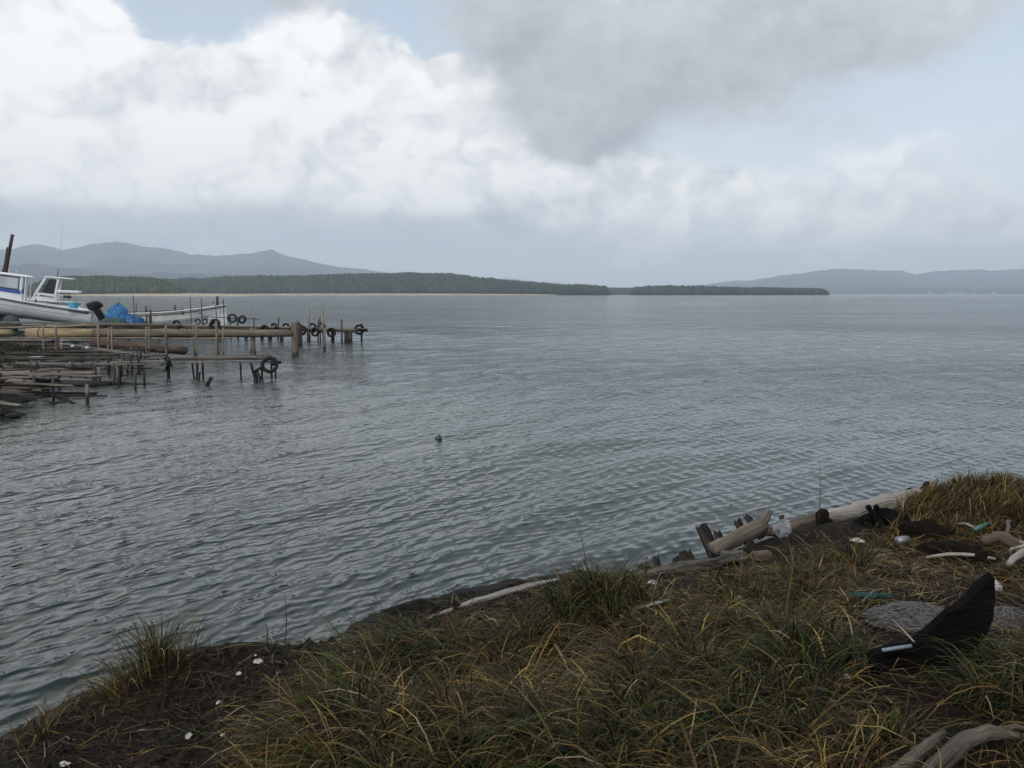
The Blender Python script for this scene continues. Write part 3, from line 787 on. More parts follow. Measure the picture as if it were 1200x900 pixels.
board(W(-20, 421, 30.2), W(196, 416.5, 30.6), .14, .05, 'wood_dark', 'long dark plank lying level above the mud')
board(W(-20, 398.5, 33.8), W(62, 398.5, 33.8), .3, .05, 'wood_grey', 'short grey plank at the left edge below the yellow log')
# --- middle broken stage
my = 29.4
ms = empty('broken_stage', (W(100, 430, my).x, my, 0), 'collapsed tangle of dark rails, boards and thin piles at left', 'broken stage')
for a, b, w, h, m in ((W(-20, 428, my), W(192, 423.5, my), .12, .07, 'wood_grey'), (W(50, 426, my + .5), W(186, 421, my + .6), .16, .06, 'wood_dark'), (W(-20, 432, my - .5), W(178, 431.5, my - .4), .14, .06, 'wood_dark'), (W(90, 433.5, my - .8), W(152, 432, my - .8), .08, .04, 'wood_grey')):
    q = MB(); q.beam(a, b, w, h, .008, .006); q.build('beam', m, ms)
for px, yt, yb in ((127, 422, 446), (139, 425, 447), (143.5, 425, 447), (150, 423, 447), (155, 425, 447), (35, 424, 445), (82, 428, 445), (108, 428, 445)):
    a = W(px, yb, my - 1.2); b = W(px - random.uniform(0, 1.5), yt, my - 1.2); a.z = min(a.z, -.2)
    q = MB(); q.tube(wavy(a, b, 4, .01), .034, 7); q.build('pile', 'wood_black' if px != 150 else 'wood_grey', ms)
rr = random.Random(77)
for k in range(28):
    row = 400 + k * 1.9 + rr.uniform(-1, 1); x1_ = rr.uniform(95, 190) if row < 432 else rr.uniform(70, 130)
    yy_ = G(60, row, .42).y; q = MB()
    a, b = W(rr.uniform(-25, 20), row + rr.uniform(-2, 2), yy_), W(x1_, row + rr.uniform(-2.5, 3.5), yy_ + rr.uniform(-.6, .6))
    if k % 2: q.tube(wavy(a, b, 7, .015), rr.uniform(.025, .045), 6)
    else: q.beam(a, b, rr.uniform(.08, .16), .035, .006, .006)
    q.build('rail', rr.choice(['wood_dark', 'wood_dark', 'wood_dark', 'wood_black', 'wood_grey', 'wood_weathered', 'wood_black']), ms)
for k in range(60):
    px = rr.uniform(-5, 170); row = rr.uniform(404, 440) if px > 110 else rr.uniform(400, 456); yy_ = G(px, row, .45).y
    b = W(px, row - rr.uniform(0, 5), yy_); a = Vector((b.x + rr.gauss(0, .05), b.y, -.4)); q = MB(); q.tube(wavy(a, b, 4, .01), rr.uniform(.025, .04), 6); q.build('pile', rr.choice(['wood_black', 'wood_dark', 'wood_dark', 'wood_weathered']), ms)
# --- near stage
ny = 27.0
ns = empty('near_stage', (W(260, 446, ny).x, ny, 0), 'narrow near landing stage of pale boards ending in one tyre', 'landing stage')
for a, b, w, h, m in ((W(248, 416.5, ny + .35), W(318, 417, ny + .35), .07, .06, 'wood_weathered'), (W(196, 421.5, ny), W(324, 420, ny), .10, .06, 'wood_dark'), (W(205, 419, ny + .2), W(300, 418.7, ny + .2), .07, .05, 'wood_grey'),
                      (W(208, 424.5, ny - .3), W(326, 423.6, ny - .3), .14, .05, 'wood_grey')):
    q = MB(); q.beam(a, b, w, h, .006, .005); q.build('beam', m, ns)
for px, yt, px2, yb, r in ((225, 424, 228, 447, .045), (231, 423, 230.5, 447, .05), (234, 436, 233.5, 446, .045), (237.5, 422, 238.5, 447, .05), (281.5, 424, 283, 447, .045), (293.5, 424, 299, 440, .055), (306, 423, 307, 444, .055), (318, 424, 318.5, 444, .05), (323, 430, 323, 444, .04)):
    b = W(px, yt, ny - .05); a = W(px2, yb, ny - .05); a.z = min(a.z, -.02); a2 = a + (a - b).normalized() * .8
    q = MB(); q.tube([a2, a, a.lerp(b, .5) + Vector((random.gauss(0, .01), 0, 0)), b], r * .66, 7); q.build('pile', 'wood_black', ns)
for a, b in ((W(298, 434, ny - .3), W(303, 449, ny - .4)), (W(301, 434, ny - .3), W(307, 449, ny - .4)), (W(297, 436, ny - .35), W(304, 432, ny - .35))):
    q = MB(); q.tube([a, b + (b - a) * .3], .036, 7); q.build('brace', 'wood_black', ns)
p = W(316, 427.5, ny - .45); tyre(p, .25, -.25, .84, 'tyre hung round the end of the narrow near stage')
q = MB(); q.tube([W(319, 427, ny - .5), W(329, 424.5, ny - .3)], [.06, .05], 7); q.build('peg', 'wood_black', ns)
for px in (197,):
    q = MB(); a = W(px, 447, 27.2); a.z = -.4; q.tube(wavy(a, W(px, 418, 27.2), 4, .01), .055, 7); o_ = q.build('post', 'wood_black'); tag(o_, 'lone black post left of the near stage wrapped with netting', 'post')
    q = MB()
    for k in range(9):
        p = W(px - 1 + random.gauss(0, 1.2), 428 + random.uniform(-8, 5), 27.1); q.tube(wavy(p, p + Vector((random.gauss(0, .12), random.gauss(0, .05), random.gauss(-.08, .1))), 4, .02), .02, 5)
    q.build('netting', 'net_black', o_)
timber(W(239.5, 453, 25.3) + Vector((-.15, 0, -.3)), W(248, 442.5, 25.3), .06, .055, 'wood_black', 'short black stump leaning out of the open water', name='stump', amp=.005)
# --- shoreline timbers at lower left
timber(W(-40, 446, 24.9), W(128, 450, 25.2), .22, .14, 'wood_grey', 'big grey half sunk log along the muddy edge', flat=.7)
timber(W(118, 449.5, 25.3), W(203, 451.5, 25.6), .12, .03, 'wood_dark', 'dark tapering log tip running out over the water', flat=.6)
timber(W(-30, 463, 22.2), W(126, 464.5, 22.4), .075, .03, 'wood_dark', 'slim dark pole lying out over the water at lower left', amp=.01)
board(W(-30, 459, 22.9), W(112, 461, 22.9), .2, .06, 'wood_dark', 'dark board on the mud behind the slim dark pole')
board(W(-30, 470, 21.6), W(76, 472.5, 21.2), .16, .07, 'wood_dark', 'dark beam nearest the water at the left edge')
board(W(-20, 481, 19.9), W(38, 479, 20.4), .16, .08, 'wood_black', 'black beam lying lowest at the left edge')
timber(W(70, 468, 21.9), W(87, 476.5, 21.0), .11, .09, 'wood_black', 'short black log stub dipping into the water', amp=.005)
board(W(45, 466.3, 22.0), W(104, 468, 21.8), .1, .05, 'wood_grey', 'pale thin plank end beside the black log stub')
board(W(-20, 441, 26.5), W(35, 442.5, 26.3), .3, .05, 'wood_grey', 'pale wide plank at the left edge on the mud')
for i, (px, py, y, r, m) in enumerate(((79, 429.5, 28.2, .05, 'white_plastic'), (106, 432, 28.2, .045, 'white_plastic'), (57, 428.5, 28.6, .05, 'white_plastic'), (85, 405.8, 32.4, .055, 'white_plastic'), (102, 407.7, 32.2, .055, 'white_plastic'))):
    q = MB(); p = W(px, py, y); q.tube([p + Vector((-r * 1.1, 0, 0)), p + Vector((-r * .8, 0, 0)), p, p + Vector((r * .8, 0, 0)), p + Vector((r * 1.1, 0, 0))], [r * .3, r * .8, r, r * .8, r * .3], 9)
    tag(q.build('float', m), ['white float on the mud beside the broken stage', 'white float farthest right on the broken stage', 'grey white float left of the brighter two', 'left of two white floats on the pale sloping planks', 'right of two white floats on the pale sloping planks'][i], 'float')
# crate among the debris
p = W(43, 421, 29.9); q = MB(); q.box(p, (.36, .3, .17), None, .02); cr = tag(q.build('crate', 'blue_grey_plastic'), 'small grey blue fish crate among the fallen planks', 'crate')
q = MB(); q.box(p + Vector((0, 0, .08)), (.40, .34, .025), None, .008); q.build('rim', 'blue_grey_plastic', cr)
# stones and wrack on the mud
def rock_mesh(seed, n=7):
    rr = random.Random(seed); b = MB(); rings = []
    for i in range(6):
        t = i / 5; rad = math.sin(math.pi * (0.08 + .84 * t)) ; rings.append([(rad * math.cos(2 * math.pi * k / 9) * rr.uniform(.75, 1.15), rad * math.sin(2 * math.pi * k / 9) * rr.uniform(.75, 1.15), (t - .5) * 1.3 + rr.uniform(-.08, .08)) for k in range(9)])
    b.loft(rings, True, False, True); return b.mesh('stone', 'stone')
RM = [rock_mesh(i) for i in range(5)]
def shore_z(x, y): return max(.05, min(.6, (np.interp(y, [16.5, 19, 21, 24, 27, 30, 36], [-10.0, -11.0, -11.7, -13.2, -14.6, -15.6, -16.6]) - x) * .13))
cnt = 0
while cnt < 70:
    px = random.uniform(-20, 120); py = random.uniform(400, 486); p = G(px, py, .12)
    xe = np.interp(p.y, [16.5, 19, 21, 24, 27, 30, 36], [-10.0, -11.0, -11.7, -13.2, -14.6, -15.6, -16.6])
    if p.x > xe + .4: continue
    s_ = random.uniform(.10, .30) if py < 470 else random.uniform(.1, .22)
    o = link_mesh('stone', RM[cnt % 5], None, (p.x, p.y, shore_z(p.x, p.y) * .8)); o.scale = (s_ * random.uniform(.9, 1.6), s_, s_ * .6); o.rotation_euler = (0, 0, random.uniform(0, 6))
    tag(o, 'dark wet stone on the mud under the broken stages', 'stone', 'stones on the left shore'); cnt += 1
for i in range(46):
    px = random.uniform(-15, 120); py = random.uniform(400, 474) if i % 4 else random.uniform(386, 404); y = G(px, py, .35).y
    a = W(px, py, y); a.z = max(a.z, shore_z(a.x, a.y)); L = random.uniform(.6, 2.2); th_ = random.gauss(0, .35) if i % 5 else random.uniform(-1.4, 1.4)
    xe_ = np.interp(a.y, [16.5, 19, 21, 24, 27, 30, 36], [-10.0, -11.0, -11.7, -13.2, -14.6, -15.6, -16.6])
    b = a + Vector((L * math.cos(th_), L * math.sin(th_), random.gauss(-.02, .08)))
    if b.x > xe_ + .5: sh_ = b.x - xe_ - .5; a.x -= sh_; b.x -= sh_
    q = MB()
    if i % 3: q.beam(a, b, random.uniform(.08, .18), .035, .005, .005)
    else: q.tube(wavy(a, b, 4, .02), .04, 6)
    mm_ = random.choice(['wood_grey', 'wood_dark', 'wood_weathered', 'wood_red', 'wood_dark', 'wood_dark', 'wood_dark', 'wood_dark']); kd = 'plank' if i % 3 else 'pole'
    tag(q.build('broken_' + kd, mm_), {'wood_grey': 'pale grey', 'wood_dark': 'dark', 'wood_weathered': 'tan weathered', 'wood_red': 'reddish brown'}[mm_] + ' broken ' + kd + ' end in the jumble on the left shore', kd, 'broken ' + kd + 's on the left shore')

# ------------------------------------------------------------------ boats
def hull_rings(L, beam, depth, sheer_b, sheer_s, rise, n=22, flare=.86, stern=.9, kn=1.7):
    rings = []
    for i in range(n):
        s_ = i / (n - 1); b = beam / 2 * (stern + (1 - stern) * min(1, s_ / .35)) * (1 - max(0, (s_ - .42) / .58) ** 2.4 * .985)
        sh = depth + sheer_s * (1 - s_) ** 2 + sheer_b * s_ ** 2.2
        k = rise * max(0, (s_ - .62) / .38) ** kn
        ch = k + (sh - k) * (.20 + .25 * s_ ** 2)
        fl = flare - .28 * s_ ** 2
        x = L * s_ + .35 * max(0, s_ - .8) * 2
        side = [(0, k), (b * fl * .55, k + (ch - k) * .45), (b * fl, ch), (b * (fl + 1) / 2 * 1.01, (ch + sh) / 2), (b, sh)]
        rings.append([(x, p, z) for p, z in reversed(side)] + [(x, -p, z) for p, z in side[1:]])
    return rings
def make_hull(par, rings, m_top, deck_drop, m_deck, rail_m, inner=True):
    b = MB(); b.loft(rings); b.add(rings[0], [tuple(range(len(rings[0])))]); h = b.build('hull', m_top, par, local=True)
    d = MB(); R2 = [[(r[0][0], r[0][1] * .93, r[0][2] - deck_drop), (r[0][0], 0, r[0][2] - deck_drop + .02), (r[0][0], r[-1][1] * .93, r[-1][2] - deck_drop)] for r in rings]
    d.loft(R2); d.build('deck', m_deck, par, local=True)
    for k, sd in ((0, 1), (-1, -1)):
        g = MB(); g.tube([Vector(r[k]) + Vector((0, sd * .015, 0)) for r in rings], .045, 6); g.build('gunwale', m_top, par, local=True)
        g = MB(); g.tube([Vector(r[k]) * .78 + Vector(r[k + sd]) * .22 + Vector((0, sd * .03, 0)) if False else Vector(r[k]).lerp(Vector(r[k + sd]), .26) + Vector((0, sd * .02, 0)) for r in rings], .026, 5); g.build('rub_rail', rail_m, par, local=True)
        g = MB(); g.tube([Vector(r[k]).lerp(Vector(r[k + sd]), .95) + Vector((0, sd * .006, 0)) for r in rings], .014, 5); g.build('chine_line', 'hull_grey', par, local=True)
    return h
def quad_panel(par, name, m, pts, th=.03, nrm=(0, 1, 0)):
    n_ = Vector(nrm) * th / 2; P = [Vector(p) for p in pts]; k = len(P)
    b = MB(); b.add([p + n_ for p in P] + [p - n_ for p in P], [tuple(range(k)), tuple(range(2 * k - 1, k - 1, -1))] + [(i, i + k, (i + 1) % k + k, (i + 1) % k) for i in range(k)])
    return b.build(name, m, par, local=True)

# --- cabin boat with the outboard (bow to the left)
YA = 58.0
sA = W(107, 381, YA)
boatA = empty('cabin_boat', (sA.x, YA, .52), 'white cabin boat with blue band and black outboard hauled out on the shore', 'boat', None, (0, R(7.0), R(180)))
boatA.matrix_world = Matrix.Translation((sA.x, YA, .47)) @ Matrix.Rotation(R(180 + 19), 4, 'Z') @ Matrix.Rotation(R(-8.0), 4, 'Y')
rA = hull_rings(8.6, 2.4, 1.02, .55, .0, .40)
make_hull(boatA, rA, 'gelcoat', .16, 'gelcoat', 'rub_black')
for sy in (1, -1):      # wheelhouse sides
    y = sy * .92
    x0, x1, xs_, z0, z1 = 4.02, 7.2, 6.4, 1.0, 2.78
    cab = quad_panel(boatA, 'cabin_side', 'gelcoat', [(x0, y, z0), (7.5, y, z0 + .25), (7.2, y, 1.62), (x0, y, 1.52)], .05)
    quad_panel(boatA, 'blue_band', 'blue_paint', [(x0 + .08, y + sy * .03, 1.54), (7.1, y + sy * .03, 1.62), (6.6, y + sy * .03, 1.78), (x0 + .08, y + sy * .03, 1.76)], .03)
    w_ = quad_panel(boatA, 'window', 'glass', [(x0 + .24, y, 1.80), (5.72, y, 1.82), (5.56, y, 2.56), (x0 + .24, y, 2.56)], .015)
    for a, b in (((x0 + .24, 1.80), (5.72, 1.82)), ((5.72, 1.82), (5.56, 2.56)), ((5.56, 2.56), (x0 + .24, 2.56)), ((x0 + .24, 2.56), (x0 + .24, 1.80))):
        f = MB(); f.beam((a[0], y + sy * .012, a[1]), (b[0], y + sy * .012, b[1]), .045, .05, 0); f.build('window_frame', 'rub_black', w_, local=True)
    w_ = quad_panel(boatA, 'window', 'glass', [(5.86, y, 1.83), (6.9, y, 1.86), (6.45, y, 2.56), (5.70, y, 2.56)], .015)
    for a, b in (((5.86, 1.83), (6.9, 1.86)), ((6.9, 1.86), (6.45, 2.56)), ((6.45, 2.56), (5.70, 2.56)), ((5.70, 2.56), (5.86, 1.83))):
        f = MB(); f.beam((a[0], y + sy * .012, a[1]), (b[0], y + sy * .012, b[1]), .045, .05, 0); f.build('window_frame', 'rub_black', w_, local=True)
    for (xa, za, xb, zb, w2) in ((x0 + .11, 1.5, x0 + .11, 2.62, .15), (x0 - .16, 1.05, x0 - .12, 2.6, .07), (5.79, 1.7, 5.63, 2.62, .11), (7.02, 1.6, 6.5, 2.62, .12)):
        f = MB(); f.beam((xa, y, za), (xb, y, zb), .07, w2, .01); f.build('post', 'gelcoat', boatA, local=True)
rf = MB(); rf.loft([[(3.78 + dx_, -1.02 + i_, 2.62 + zz), (3.78 + dx_, 1.02 - i_, 2.62 + zz), (6.75 - dx_, .96 - i_, 2.60 + zz), (6.75 - dx_, -.96 + i_, 2.60 + zz)] for dx_, i_, zz in ((.02, .02, 0), (0, 0, .05), (.12, .12, .14))], True, False, True)
rf.build('roof', 'gelcoat', boatA, local=True)
b = MB(); b.loft([[(7.1, -.9, 1.4), (7.1, .9, 1.4)], [(6.55, -.85, 2.6), (6.55, .85, 2.6)]]); b.build('windscreen', 'glass', boatA, local=True)
for x, h in ((5.55, .28), (4.55, .2), (4.95, .12)):
    f = MB(); f.tube([(x, .3, 2.74), (x, .3, 2.76 + h)], .02, 6); f.tube([(x, .3, 2.74 + h), (x, .3, 2.82 + h)], .05, 8); f.build('roof_light', 'white_plastic', boatA, local=True)
# outboard
ob = MB(); ob.prism([(.05, .95), (-.05, 1.0), (-.34, .95), (-.42, .55), (-.38, .1), (-.55, -.15), (-.5, -.22), (-.15, -.18), (-.05, .3)], -.26, .26); eng = ob.build('outboard_motor', 'black_cowl', boatA, local=True)
cw = MB(); cw.loft([[(x - .04 + z * .1, y_ * .8, z) for x, y_ in [(.30, 0), (.22, .2), (-.1, .27), (-.42, .22), (-.5, 0), (-.42, -.22), (-.1, -.27), (.22, -.2)]] for z in (.98, 1.0)] +
                   [[(x * k - .06 + dxx, y_ * k, z) for x, y_ in [(.34, 0), (.26, .22), (-.1, .29), (-.44, .24), (-.52, 0), (-.44, -.24), (-.1, -.29), (.26, -.22)]] for z, k, dxx in ((1.08, 1.0, 0), (1.3, .96, .04), (1.44, .8, .09), (1.5, .5, .12))], True, True, True)
cwo = cw.build('cowling', 'black_cowl', eng, local=True)
M0 = Matrix.Translation((-.55, 0, .12)) @ Matrix.Rotation(R(27), 4, 'Y') @ Matrix.Diagonal((1.1, .95, 1.08, 1))
eng.matrix_local = M0
pr_ = MB()
for k in range(3):
    a = k * 2.094; pr_.box((-.58, .13 * math.cos(a), -.02 + .13 * math.sin(a)), (.03, .2, .12), Matrix.Rotation(a, 3, 'X') @ Matrix.Rotation(.5, 3, 'Y'), .004)
pr_.build('propeller', 'steel', eng, local=True)
f = MB(); f.beam((.15, 1.10, .86), (1.3, 1.2, .87), .03, .07); f.build('name_stripe', 'rub_black', boatA, local=True)
f = MB()
for x in (1.5, 2.6): f.tube([(x, .5, .9), (x, .5, 1.25)], .02, 6)
f.tube([(1.4, .5, 1.22), (2.7, .5, 1.28)], .02, 6); f.build('handrail', 'steel', boatA, local=True)
f = MB(); f.tube([(3.2, 1.05, .95), (3.2, 1.05, 1.35)], .05, 7); f.build('bollard', 'rub_black', boatA, local=True)
# cyan tub in the stern
p = W(86, 357, 57.6); q = MB(); q.loft([[(p.x + r_ * math.cos(a), p.y + r_ * .7 * math.sin(a), p.z + z) for a in np.linspace(0, 2 * math.pi, 14)[:-1]] for r_, z in ((.26, -.35), (.30, -.1), (.34, .12), (.36, .15), (.32, .15), (.28, -.2))], True, True, True)
tag(q.build('tub', 'cyan_plastic'), 'cyan plastic tub in the stern of the cabin boat', 'tub')
# cradle beams under the boat
for k, px in enumerate((20, 55, 92)):
    p = W(px, 384, YA); q = MB(); q.beam((p.x, YA - 1.2, .42), (p.x, YA + 1.2, .42), .18, .18, .01); tag(q.build('cradle_beam', 'wood_dark'), 'dark timber bearer under the hull of the cabin boat', 'bearer', 'bearers under the cabin boat')

# --- second boat behind with the raked windscreen
YC = 61.5
sC = W(96, 360, YC)
boatC = empty('open_boat', (0, 0, 0), 'white boat behind with raked smoked side window and whip aerial', 'boat')
boatC.matrix_world = Matrix.Translation((sC.x, YC, .75)) @ Matrix.Rotation(R(180 + 20), 4, 'Z') @ Matrix.Rotation(R(-2.5), 4, 'Y')
BCM = boatC.matrix_world.copy()
rC = hull_rings(7.4, 2.2, 1.22, .5, .0, .5)
make_hull(boatC, rC, 'gelcoat', .12, 'gelcoat', 'rub_black')
def PC(px, py, y=.8):       # local point from the photograph
    M = BCM.inverted(); o_ = M @ Vector((0, 0, CAM_H)); d_ = (M @ W(px, py, YC)) - o_
    t_ = (y - o_.y) / d_.y; v = o_ + d_ * t_; return (v.x, y, v.z)
bpy.context.view_layer.update()
for sy in (1, -1):
    yy = .8 * sy
    loc = lambda px, py: (PC(px, py)[0], yy, PC(px, py)[2])
    quad_panel(boatC, 'cabin_side', 'gelcoat', [loc(38, 347), loc(63, 351), loc(63, 362), loc(32, 362)], .05)
    wn_ = quad_panel(boatC, 'window', 'glass_smoked', [loc(52, 326), loc(66, 327.5), loc(65, 337.5), loc(48, 334.5)], .015)
    w2 = quad_panel(boatC, 'window', 'glass_smoked', [loc(47.5, 335), loc(65, 338), loc(64.5, 345), loc(42.5, 342.5)], .015)
    for a, b, w in (((40, 346.5), (54, 324.8), .15), ((63.5, 351), (68.5, 326.5), .14), ((54, 325), (69, 327), .08), ((41, 343.5), (65, 346.5), .14)):
        f = MB(); f.beam(loc(*a), loc(*b), .07, w, .012); f.build('post', 'gelcoat', boatC, local=True)
    for a, b in (((47, 334.7), (65.5, 337.8)),):
        f = MB(); f.beam(loc(*a), loc(*b), .05, .06, .008); f.build('window_frame', 'rub_black', wn_, local=True)
a, b_ = PC(52, 324.3), PC(85, 327)
f = MB(); f.box(((a[0] + b_[0]) / 2, 0, (a[2] + b_[2]) / 2), (abs(a[0] - b_[0]), 1.8, .10), Matrix.Rotation(math.atan2(a[2] - b_[2], a[0] - b_[0]) * -1, 3, 'Y'), .04); f.build('roof', 'gelcoat', boatC, local=True)
a, b_ = PC(64, 342.5), PC(93, 341.5)
f = MB(); f.box(((a[0] + b_[0]) / 2, 0, (a[2] + b_[2]) / 2), (abs(a[0] - b_[0]), 1.7, .20), None, .05); f.build('stern_locker', 'gelcoat', boatC, local=True)
for px in (67, 74, 80, 88):
    f = MB(); f.tube([PC(px, 343), PC(px + .5, 356)], .022, 6); f.build('stanchion', 'steel' if px != 80 else 'rub_black', boatC, local=True)
f = MB(); f.tube([PC(66.5, 327, 0), PC(67.5, 322, 0), PC(68.5, 316, 0)], [.03, .03, .025], 6); f.build('aerial_mount', 'rub_black', boatC, local=True)
f = MB(); f.tube([PC(68.5, 317, 0), PC(71, 290, 0), PC(73.5, 262, 0)], [.014, .012, .009], 5); f.build('whip_aerial', 'white_plastic', boatC, local=True)
f = MB(); f.box(PC(79, 348, .82), (.5, .03, .2), None, .005); f.build('number_board', 'rub_black', boatC, local=True)

# --- white skiff (bow to the right)
YB = 56.6
sB = W(128, 372, YB)
boatB = empty('skiff', (0, 0, 0), 'long low white open skiff with upswept bow moored behind the far stage', 'boat')
boatB.matrix_world = Matrix.Translation((sB.x, YB, -.12)) @ Matrix.Rotation(R(13), 4, 'Z')
rB = hull_rings(7.0, 1.9, 1.38, .62, .12, .45, flare=.8)
make_hull(boatB, rB, 'hull_cream', .30, 'hull_grey', 'wood_red')
for k, sd in ((0, 1), (-1, -1)):
    f = MB(); f.loft([[Vector(r[k + sd]).lerp(Vector(r[k + 2 * sd]), .05) + Vector((0, sd * .012, 0)), Vector(r[k + sd]).lerp(Vector(r[k + 2 * sd]), .55) + Vector((0, sd * .012, 0))] for r in rB[:19]]); f.build('strake', 'hull_grey', boatB, local=True)
    f = MB(); f.tube([Vector(r[k]) + Vector((0, 0, .05)) for r in rB[:14]], .04, 6); f.build('coaming', 'wood_dark', boatB, local=True)
for x, w in ((1.2, .2), (2.8, .22), (4.3, .2), (5.6, .2)):
    f = MB(); f.box((x, 0, 1.38 + .02 * x), (w, 1.6, .05), None, .01); f.build('thwart', 'wood_grey', boatB, local=True)
for x, h in ((.7, .34), (2.35, .45), (4.1, .5), (4.55, .25)):
    f = MB(); f.tube([(x, -.8, 1.4), (x, -.8, 1.5 + h)], .06, 7); f.build('post', 'net_slate', boatB, local=True)
f = MB(); f.tube([(6.6, 0, 1.95), (6.6, 0, 2.55)], .07, 8); f.build('bow_post', 'wood_dark', boatB, local=True)
f = MB(); f.tube([(6.35, -.3, 2.12), (6.35, .3, 2.12)], .05, 7); f.build('bow_roller', 'rub_black', boatB, local=True)
q = MB(); q.loft([[(5.4, -.5, 1.76), (5.4, .5, 1.76)], [(5.9, -.42, 2.02), (5.9, .42, 2.02)], [(6.5, -.28, 2.06), (6.5, .28, 2.06)], [(7.1, -.06, 2.22), (7.1, .06, 2.22)]]); q.build('foredeck', 'rub_black', boatB, local=True)

# --- blue net heap on the stage between the boats
def heap(name, pts, m, label, cat, seed, strands=0, m2=None, r=.012, fuzz=.05):
    rr = random.Random(seed); A = []
    prof = pts
    rings = []
    cx, cy, cz, rx, ry, h = prof
    n = 22
    for i in range(10):
        t = i / 9; k = math.cos(t * math.pi / 2) ** .5
        rings.append([(cx + rx * k * math.cos(2 * math.pi * j / n) * (1 + rr.gauss(0, fuzz)), cy + ry * k * math.sin(2 * math.pi * j / n) * (1 + rr.gauss(0, fuzz)), cz + h * t * (1 + rr.gauss(0, fuzz * .6))) for j in range(n)])
    b = MB(); b.loft(rings, True, True, True); o = b.build(name, m); tag(o, label, cat)
    if strands:
        s_ = MB()
        for k in range(strands):
            a = rr.uniform(0, 6.28); t = rr.uniform(0, .9); P = []
            for q_ in range(6):
                kk = math.cos(t * math.pi / 2) ** .75; P.append((cx + rx * kk * math.cos(a) * 1.03, cy + ry * kk * math.sin(a) * 1.03, cz + h * t * 1.02 + rr.uniform(0, .01)))
                a += rr.gauss(0, .25) / max(kk, .3); t = min(.98, max(0, t + rr.gauss(0, .12)))
            s_.tube(P, r, 4, cap=False)
        s_.build('strand', m2 or m, o)['kind'] = 'stuff'
    return o
pN = W(139, 377, 56.0)
hN = heap('net_heap', (pN.x, pN.y, .62, .86, .7, 1.30), 'net_blue', 'bright blue fishing net heaped on the stage beside the outboard', 'net heap', 3, 90, None, .025, .10)
heap('net_heap', (pN.x + .95, pN.y - .1, .62, .75, .5, .62), 'net_blue', 'lower tail of blue net right of the high blue heap', 'net heap', 4, 60, None, .025, .11)
heap('net_heap', (pN.x - .1, pN.y - .55, .62, .95, .4, .55), 'net_slate', 'dark slate net at the foot of the blue heap', 'net heap', 5, 30, None, .02, .07)
pS = W(13, 381, 54.5); heap('net_heap', (pS.x, pS.y, .45, .6, .5, .85), 'net_slate', 'grey net heap under the bow end of the cabin boat', 'net heap', 6, 40, None, .02, .08)
pS = W(-12, 378, 56); heap('mud_heap', (pS.x, pS.y, .2, 1.6, 1.0, 1.15), 'stone', 'dark earth heap at the left edge below the cabin boat', 'heap', 8, 0, None, .02, .05)
# staging platform under the net heaps
pf = MB(); pf.box((pN.x + .2, pN.y, .56), (4.2, 2.0, .10), None, .01); pfo = tag(pf.build('platform', 'wood_dark'), 'dark low platform carrying the blue net heap', 'platform')
for sx in (-1.8, 0, 1.8):
    for sy in (-.85, .85):
        q = MB(); q.tube([(pN.x + .2 + sx, pN.y + sy, -1.0), (pN.x + .2 + sx, pN.y + sy, .52)], .08, 8); q.build('leg', 'wood_dark', pfo)
# --- masts behind the boats
for k, (x0, y0, x1, y1, r) in enumerate(((-3, 380, 14.5, 276, .13), (-6, 380, 9.0, 291, .11))):
    q = MB(); q.tube(wavy(W(x0, y0, 64 + k), W(x1, y1, 64 + k), 6, .02), [r * 1.1, r, r, r * .95, r * .9, r * .85], 9)
    o = tag(q.build('mast', 'pole_maroon'), ['taller of two dark leaning poles behind the wheelhouse', 'shorter of two dark leaning poles behind the wheelhouse'][k], 'pole')
    c_ = MB(); e = W(x1, y1, 64 + k); c_.tube([e, e + Vector((.03, 0, .06))], [r * .95, r * .9], 9); c_.build('cap', 'rub_black', o)
for k, (a, b, sag) in enumerate(((W(258, 357, 55.2), on_line(262, A1, B1) + Vector((0, -.5, 1.3)), .25), (W(150, 364, 55.5), on_line(170, A1, B1) + Vector((0, -.4, 1.2)), .3))):
    q = MB(); q.tube([a.lerp(b, t) - Vector((0, 0, sag * 4 * t * (1 - t))) for t in np.linspace(0, 1, 8)], .014, 5); tag(q.build('mooring_rope', 'rub_black'), ['mooring rope from the bow of the white skiff', 'mooring rope from the stern of the white skiff'][k], 'rope')
# small float out on the water
p = G(514, 514, 0)
q = MB(); q.loft([[(p.x + r_ * math.cos(a), p.y + r_ * math.sin(a), z) for a in np.linspace(0, 2 * math.pi, 15)[:-1]] for r_, z in ((.02, -.06), (.05, -.04), (.066, .0), (.06, .035), (.035, .06), (.01, .066))], True, True, True)
by = tag(q.build('buoy', 'buoy_green'), 'small dark green float alone on the open water', 'buoy')
q = MB(); q.tube([(p.x, p.y, .06), (p.x + .015, p.y, .085), (p.x + .03, p.y, .055)], .008, 5); q.build('eye', 'buoy_green', by)

